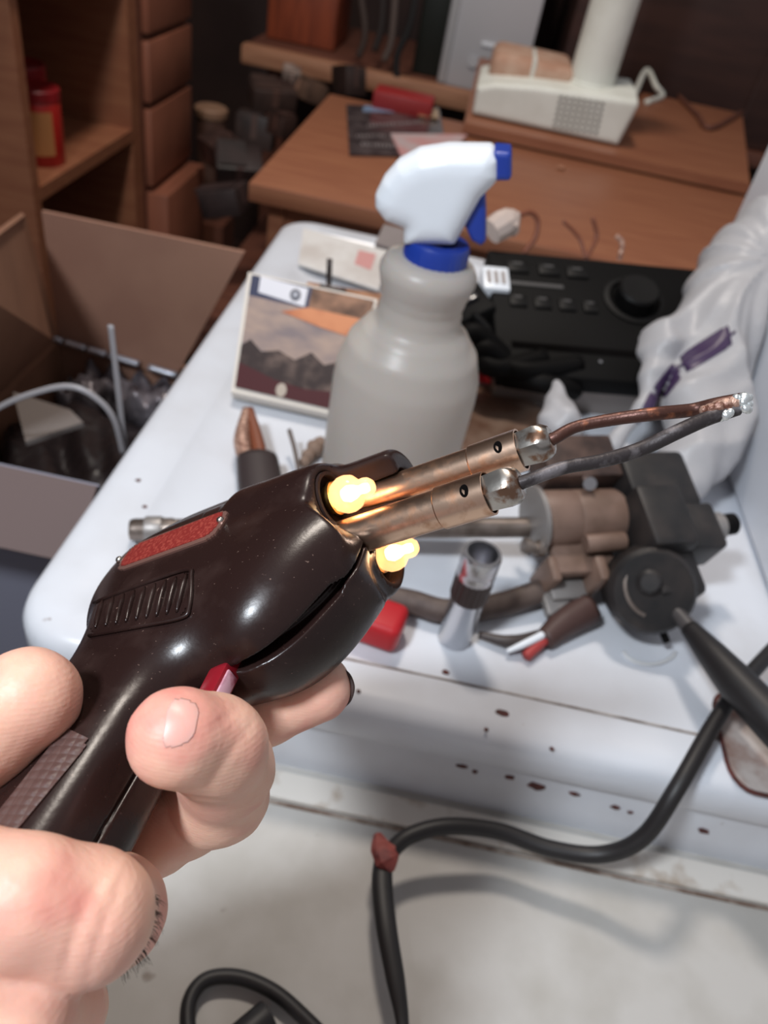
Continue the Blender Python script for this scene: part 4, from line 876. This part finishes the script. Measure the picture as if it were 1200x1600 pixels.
pU = [g2w((48, 0, 8)), g2w((53, 0, 8)), pd(900, 667, dU), pd(960, 655, dU-.001), pd(1020, 647, dU-.003), pd(1080, 641, dT+.004), pd(1120, 633, dT+.001), pd(1163, 627, dT)]
pL = [g2w((41, 0, -8)), g2w((46, 0, -8)), pd(880, 731, dL), pd(940, 720, dL+.001), pd(1000, 702, dL+.003), pd(1060, 674, dT-.003), pd(1105, 654, dT-.001), pd(1152, 638, dT)]
TIP = mk('soldering_tip', tube(pU, [.0016, .0016, .0015, .0016, .0017, .0017, .0019, .0022], 14), M_COPPER, GUN, True)
mk('tip_rod', tube(pL, [.0016, .0016, .0016, .0017, .0018, .0018, .0018, .0018], 14), M_CHAR, GUN, True)
rng = random.Random(3)
sb = []
for px, py, rr in [(1163, 622, .0016), (1168, 630, .0014), (1164, 637, .0014), (1133, 648, .0014), (1127, 651, .0013), (1140, 645, .0011), (1150, 622, .001), (1160, 628, .0013), (1170, 622, .001), (1169, 640, .001)]:
    sb.append(ball(pd(px, py, dT-.0012+rng.uniform(-.0004, .0004)), rr, 6, (1, rng.uniform(.7, 1.2), rng.uniform(.7, 1.2))))
mk('solder', sb, M_SOLDER, TIP, True)
mk('flux_crust', [ball(pd(x, y, dT-.0005), r, 6) for x, y, r in [(1110, 640, .0016), (1122, 637, .0019), (1134, 634, .0019), (1146, 630, .0018), (1100, 641, .0012)]], M_FLUX, TIP, True)
# trigger
TF = np.stack([nrm((1, 0, 0)), (0, 1., 0), (0, 0, 1.)])
def onto(sh, o, fr): return gx((np.asarray(o)+np.array(sh[0])@fr, sh[1]))
TRIG = mk('trigger', onto(box(-2.6, 2.6, -2.6, 2.6, -8, 10, .8), (-22.5, 0, -55), TF), M_RED, GUN)
mk('trigger_face', onto(box(2.2, 3.1, -1.7, 1.7, -7.4, 4, .3), (-22.5, 0, -55), TF), M_PINK, TRIG)
# patches that follow the housing, traced from the housing surface
gdirs = lambda x, y: pixray(x, y) @ GM.T
def gpatch(quad, nu, nv, off, rnd=0, th=.5): return patch(gun_sdf, CAMG, g2w, quad, nu, nv, off, rnd, th, gdirs)
def gline(pts, n=12, off=0.0):
    p = spline([(x, y, 0) for x, y in pts], n) if len(pts) > 2 else np.linspace((*pts[0], 0), (*pts[1], 0), n)
    S, hit = trace(gun_sdf, CAMG, gdirs(p[:, 0], p[:, 1])); S = S+grad(gun_sdf, S)*off
    return g2w(S[hit])
PL = mk('rating_plate', gpatch([(180, 897), (337, 841), (364, 795), (205, 855)], 60, 24, .55, .28, .8), M_PLATE, GUN)
mk('plate_face', gpatch([(186, 890), (333, 837), (356, 799), (210, 856)], 60, 24, .75, .26, .6), M_PLATERED, PL)
for x, y in ((347, 816), (190, 877)):
    c = gline([(x-.5, y), (x+.5, y)], 3, .6)
    if len(c): mk('rivet', ball(c[0], .0011, 8), M_NUT, PL, True)
# vent louvres
VE = mk('vent_panel', gpatch([(140, 992), (292, 962), (298, 893), (150, 940)], 50, 24, .3, .18, .8), M_BAKE, GUN)
for i in range(9):
    t = i/8.
    x0, y0 = 152+t*126, 982-t*24; x1, y1 = 163+t*130, 940-t*42
    ln = gline([(x0, y0), ((x0+x1)/2-1, (y0+y1)/2), (x1, y1)], 6, .5)
    if len(ln) > 3: mk('louvre', tube(ln, [.0003, .0008, .0009, .0009, .0003], 8, 0), M_BAKE, VE, True)
ln = gline([(142, 994), (220, 980), (285, 966), (297, 950), (300, 905), (292, 892), (220, 916), (150, 942)], 8, .4)
if len(ln) > 3: mk('vent_border', tube(ln, .0006, 8, 0), M_BAKE, VE, True)
# checkered grip panel
mk('grip_panel', gpatch([(-40, 1320), (-2, 1335), (150, 1150), (110, 1130)], 60, 24, .5, .1, .9), M_GRIP, GUN)
M_DIRT = mat('grimy_nail', (70, 52, 48), .6)
# ------------------------------------------------------------------ the hand (one continuous surface), camera millimetres
def hp(x, y, d): return pc(x, y, d)*1000
FING = [  # chains of (px, py, depth m, radius mm)
    ('thumb', [(44, 1092, .158, 10.6), (-30, 1142, .155, 11.6), (-120, 1200, .156, 11.5), (-300, 1330, .168, 13.5), (-420, 1560, .19, 18)]),
    ('index', [(497, 1075, .196, 8.6), (420, 1102, .198, 9.3), (330, 1150, .2, 9.8), (130, 1270, .206, 10.8), (10, 1340, .21, 12.5), (-250, 1600, .2, 17)]),
    ('middle', [(277, 1152, .146, 9.5), (337, 1166, .155, 9.8), (352, 1200, .168, 10.2), (345, 1242, .180, 10.6), (240, 1296, .190, 10.6), (60, 1390, .2, 12.5), (-220, 1640, .2, 17)]),
    ('ring', [(-190, 1372, .128, 9.2), (-80, 1386, .126, 9.9), (40, 1408, .127, 10.1), (135, 1432, .132, 10.6), (170, 1425, .15, 10.4), (165, 1420, .172, 10.6), (20, 1490, .192, 12.5), (-240, 1700, .19, 17)]),
    ('little', [(-160, 1530, .126, 8.4), (-60, 1560, .124, 9.0), (20, 1592, .126, 9.4), (75, 1590, .142, 9.3), (90, 1580, .165, 9.6), (-40, 1640, .185, 12), (-280, 1790, .185, 17)]),
]
ARM = [(-260, 1650, .195, 20), (-330, 1850, .19, 21), (-420, 2150, .19, 24)]
CREASE = [(hp(x, y, d), nrm(v), a, w_, r_) for x, y, d, v, a, w_, r_ in [
    (292, 1290, .178, (.8, .5, .2), .9, .9, 9), (140, 1400, .121, (.9, -.3, 0), .35, .6, 13), (158, 1450, .122, (.9, -.25, 0), .4, .6, 12), (110, 1440, .118, (.9, -.2, 0), .3, .7, 12),
    (345, 1130, .146, (.7, -.7, .1), .25, .5, 9), (360, 1180, .147, (.8, -.5, .1), .3, .6, 10), (-20, 1150, .146, (.8, .5, 0), .4, .7, 12), (440, 1100, .19, (.95, .3, 0), .35, .7, 9), (300, 1235, .150, (.3, .9, .2), .5, 1.0, 10)]]
def hand_sdf(X, Y, Z):
    tot = None
    for nm, ch in FING:
        d = None
        for a, b in zip(ch[:-1], ch[1:]):
            c = cone(X, Y, Z, hp(*a[:3]), hp(*b[:3]), a[3], b[3])
            d = c if d is None else smin(d, c, 3.0)
        tot = d if tot is None else smin(tot, d, 1.6)
    for a, b in zip(ARM[:-1], ARM[1:]): tot = smin(tot, cone(X, Y, Z, hp(*a[:3]), hp(*b[:3]), a[3], b[3]), 8)
    # joint creases and small swell
    for p, ax, amp, wd, rg in CREASE:
        q = (X-p[0])*ax[0]+(Y-p[1])*ax[1]+(Z-p[2])*ax[2]
        tot = tot+amp*np.exp(-(q/wd)**2)*np.exp(-((X-p[0])**2+(Y-p[1])**2+(Z-p[2])**2)/rg**2)
    tot = tot + .12*np.sin(X*.55+Y*.3)*np.sin(Y*.45-Z*.3)
    return tot
_lo, _hi = (-215, -330, -235), (0, -22, -92)
_h = .9
_F = sample(hand_sdf, _lo, _hi, _h)
_F[0] = _F[-1] = np.maximum(_F[0], .5); _F[:, 0] = np.maximum(_F[:, 0], .5); _F[:, -1] = np.maximum(_F[:, -1], .5); _F[:, :, 0] = np.maximum(_F[:, :, 0], .5); _F[:, :, -1] = np.maximum(_F[:, :, -1], .5)
_V, _Q = nets(_F, np.array(_lo, float), _h)
HAND = npmesh('hand', cam2w(_V/1000), _Q, M_SKIN)
tag(HAND, 'left hand gripping the brown gun handle, finger on its red trigger', 'hand')
hw = lambda S: cam2w(np.asarray(S)/1000)
def hpatch(quad, nu, nv, off, rnd=0, th=.5): return patch(hand_sdf, np.zeros(3), hw, quad, nu, nv, off, rnd, th, pixray)
mk('fingernail', hpatch([(250, 1174), (266, 1086), (314, 1098), (302, 1160)], 28, 28, .06, .34, .9), M_NAIL, HAND, True)
mk('nail_edge', tube([pd(x, y, d) for x, y, d in [(530, 1040, .196), (545, 1055, .195), (551, 1074, .1945), (546, 1094, .195), (534, 1108, .196)]], [.0002, .0005, .0006, .0005, .0002], 8), M_DIRT, HAND, True)
# short dark hairs on the knuckles
hr = []
rng = random.Random(11)
nh = 95; bx = [236, 232, 222, 200, 172]; by = [1400, 1440, 1475, 1505, 1530]; O_ = np.array([60., -60., -150.]); T_ = []
for i in range(nh):
    t = rng.random(); px = np.interp(t, np.linspace(0, 1, 5), bx); py = np.interp(t, np.linspace(0, 1, 5), by)
    T_.append(pc(px-rng.uniform(4, 16), py-rng.uniform(-3, 6), .136)*1000)
D_ = np.array(T_)-O_; D_ /= np.linalg.norm(D_, axis=1)[:, None]
S, hit = trace(hand_sdf, O_, D_, 10, 200); NN = grad(hand_sdf, S)
for p, N, ok in zip(S, NN, hit):
    if not ok: continue
    g = np.array([rng.uniform(-.1, .5), rng.uniform(-1, -.2), .1])
    L = rng.uniform(1.0, 2.6); hr.append(tube(hw([p-N*.1, p+N*.25*L+g*.45*L, p+N*.35*L+g*L]), [.00005, .00004, .00002], 3, 2))
o = mk('hair', hr, M_HAIR, HAND, True); o['kind'] = 'stuff'
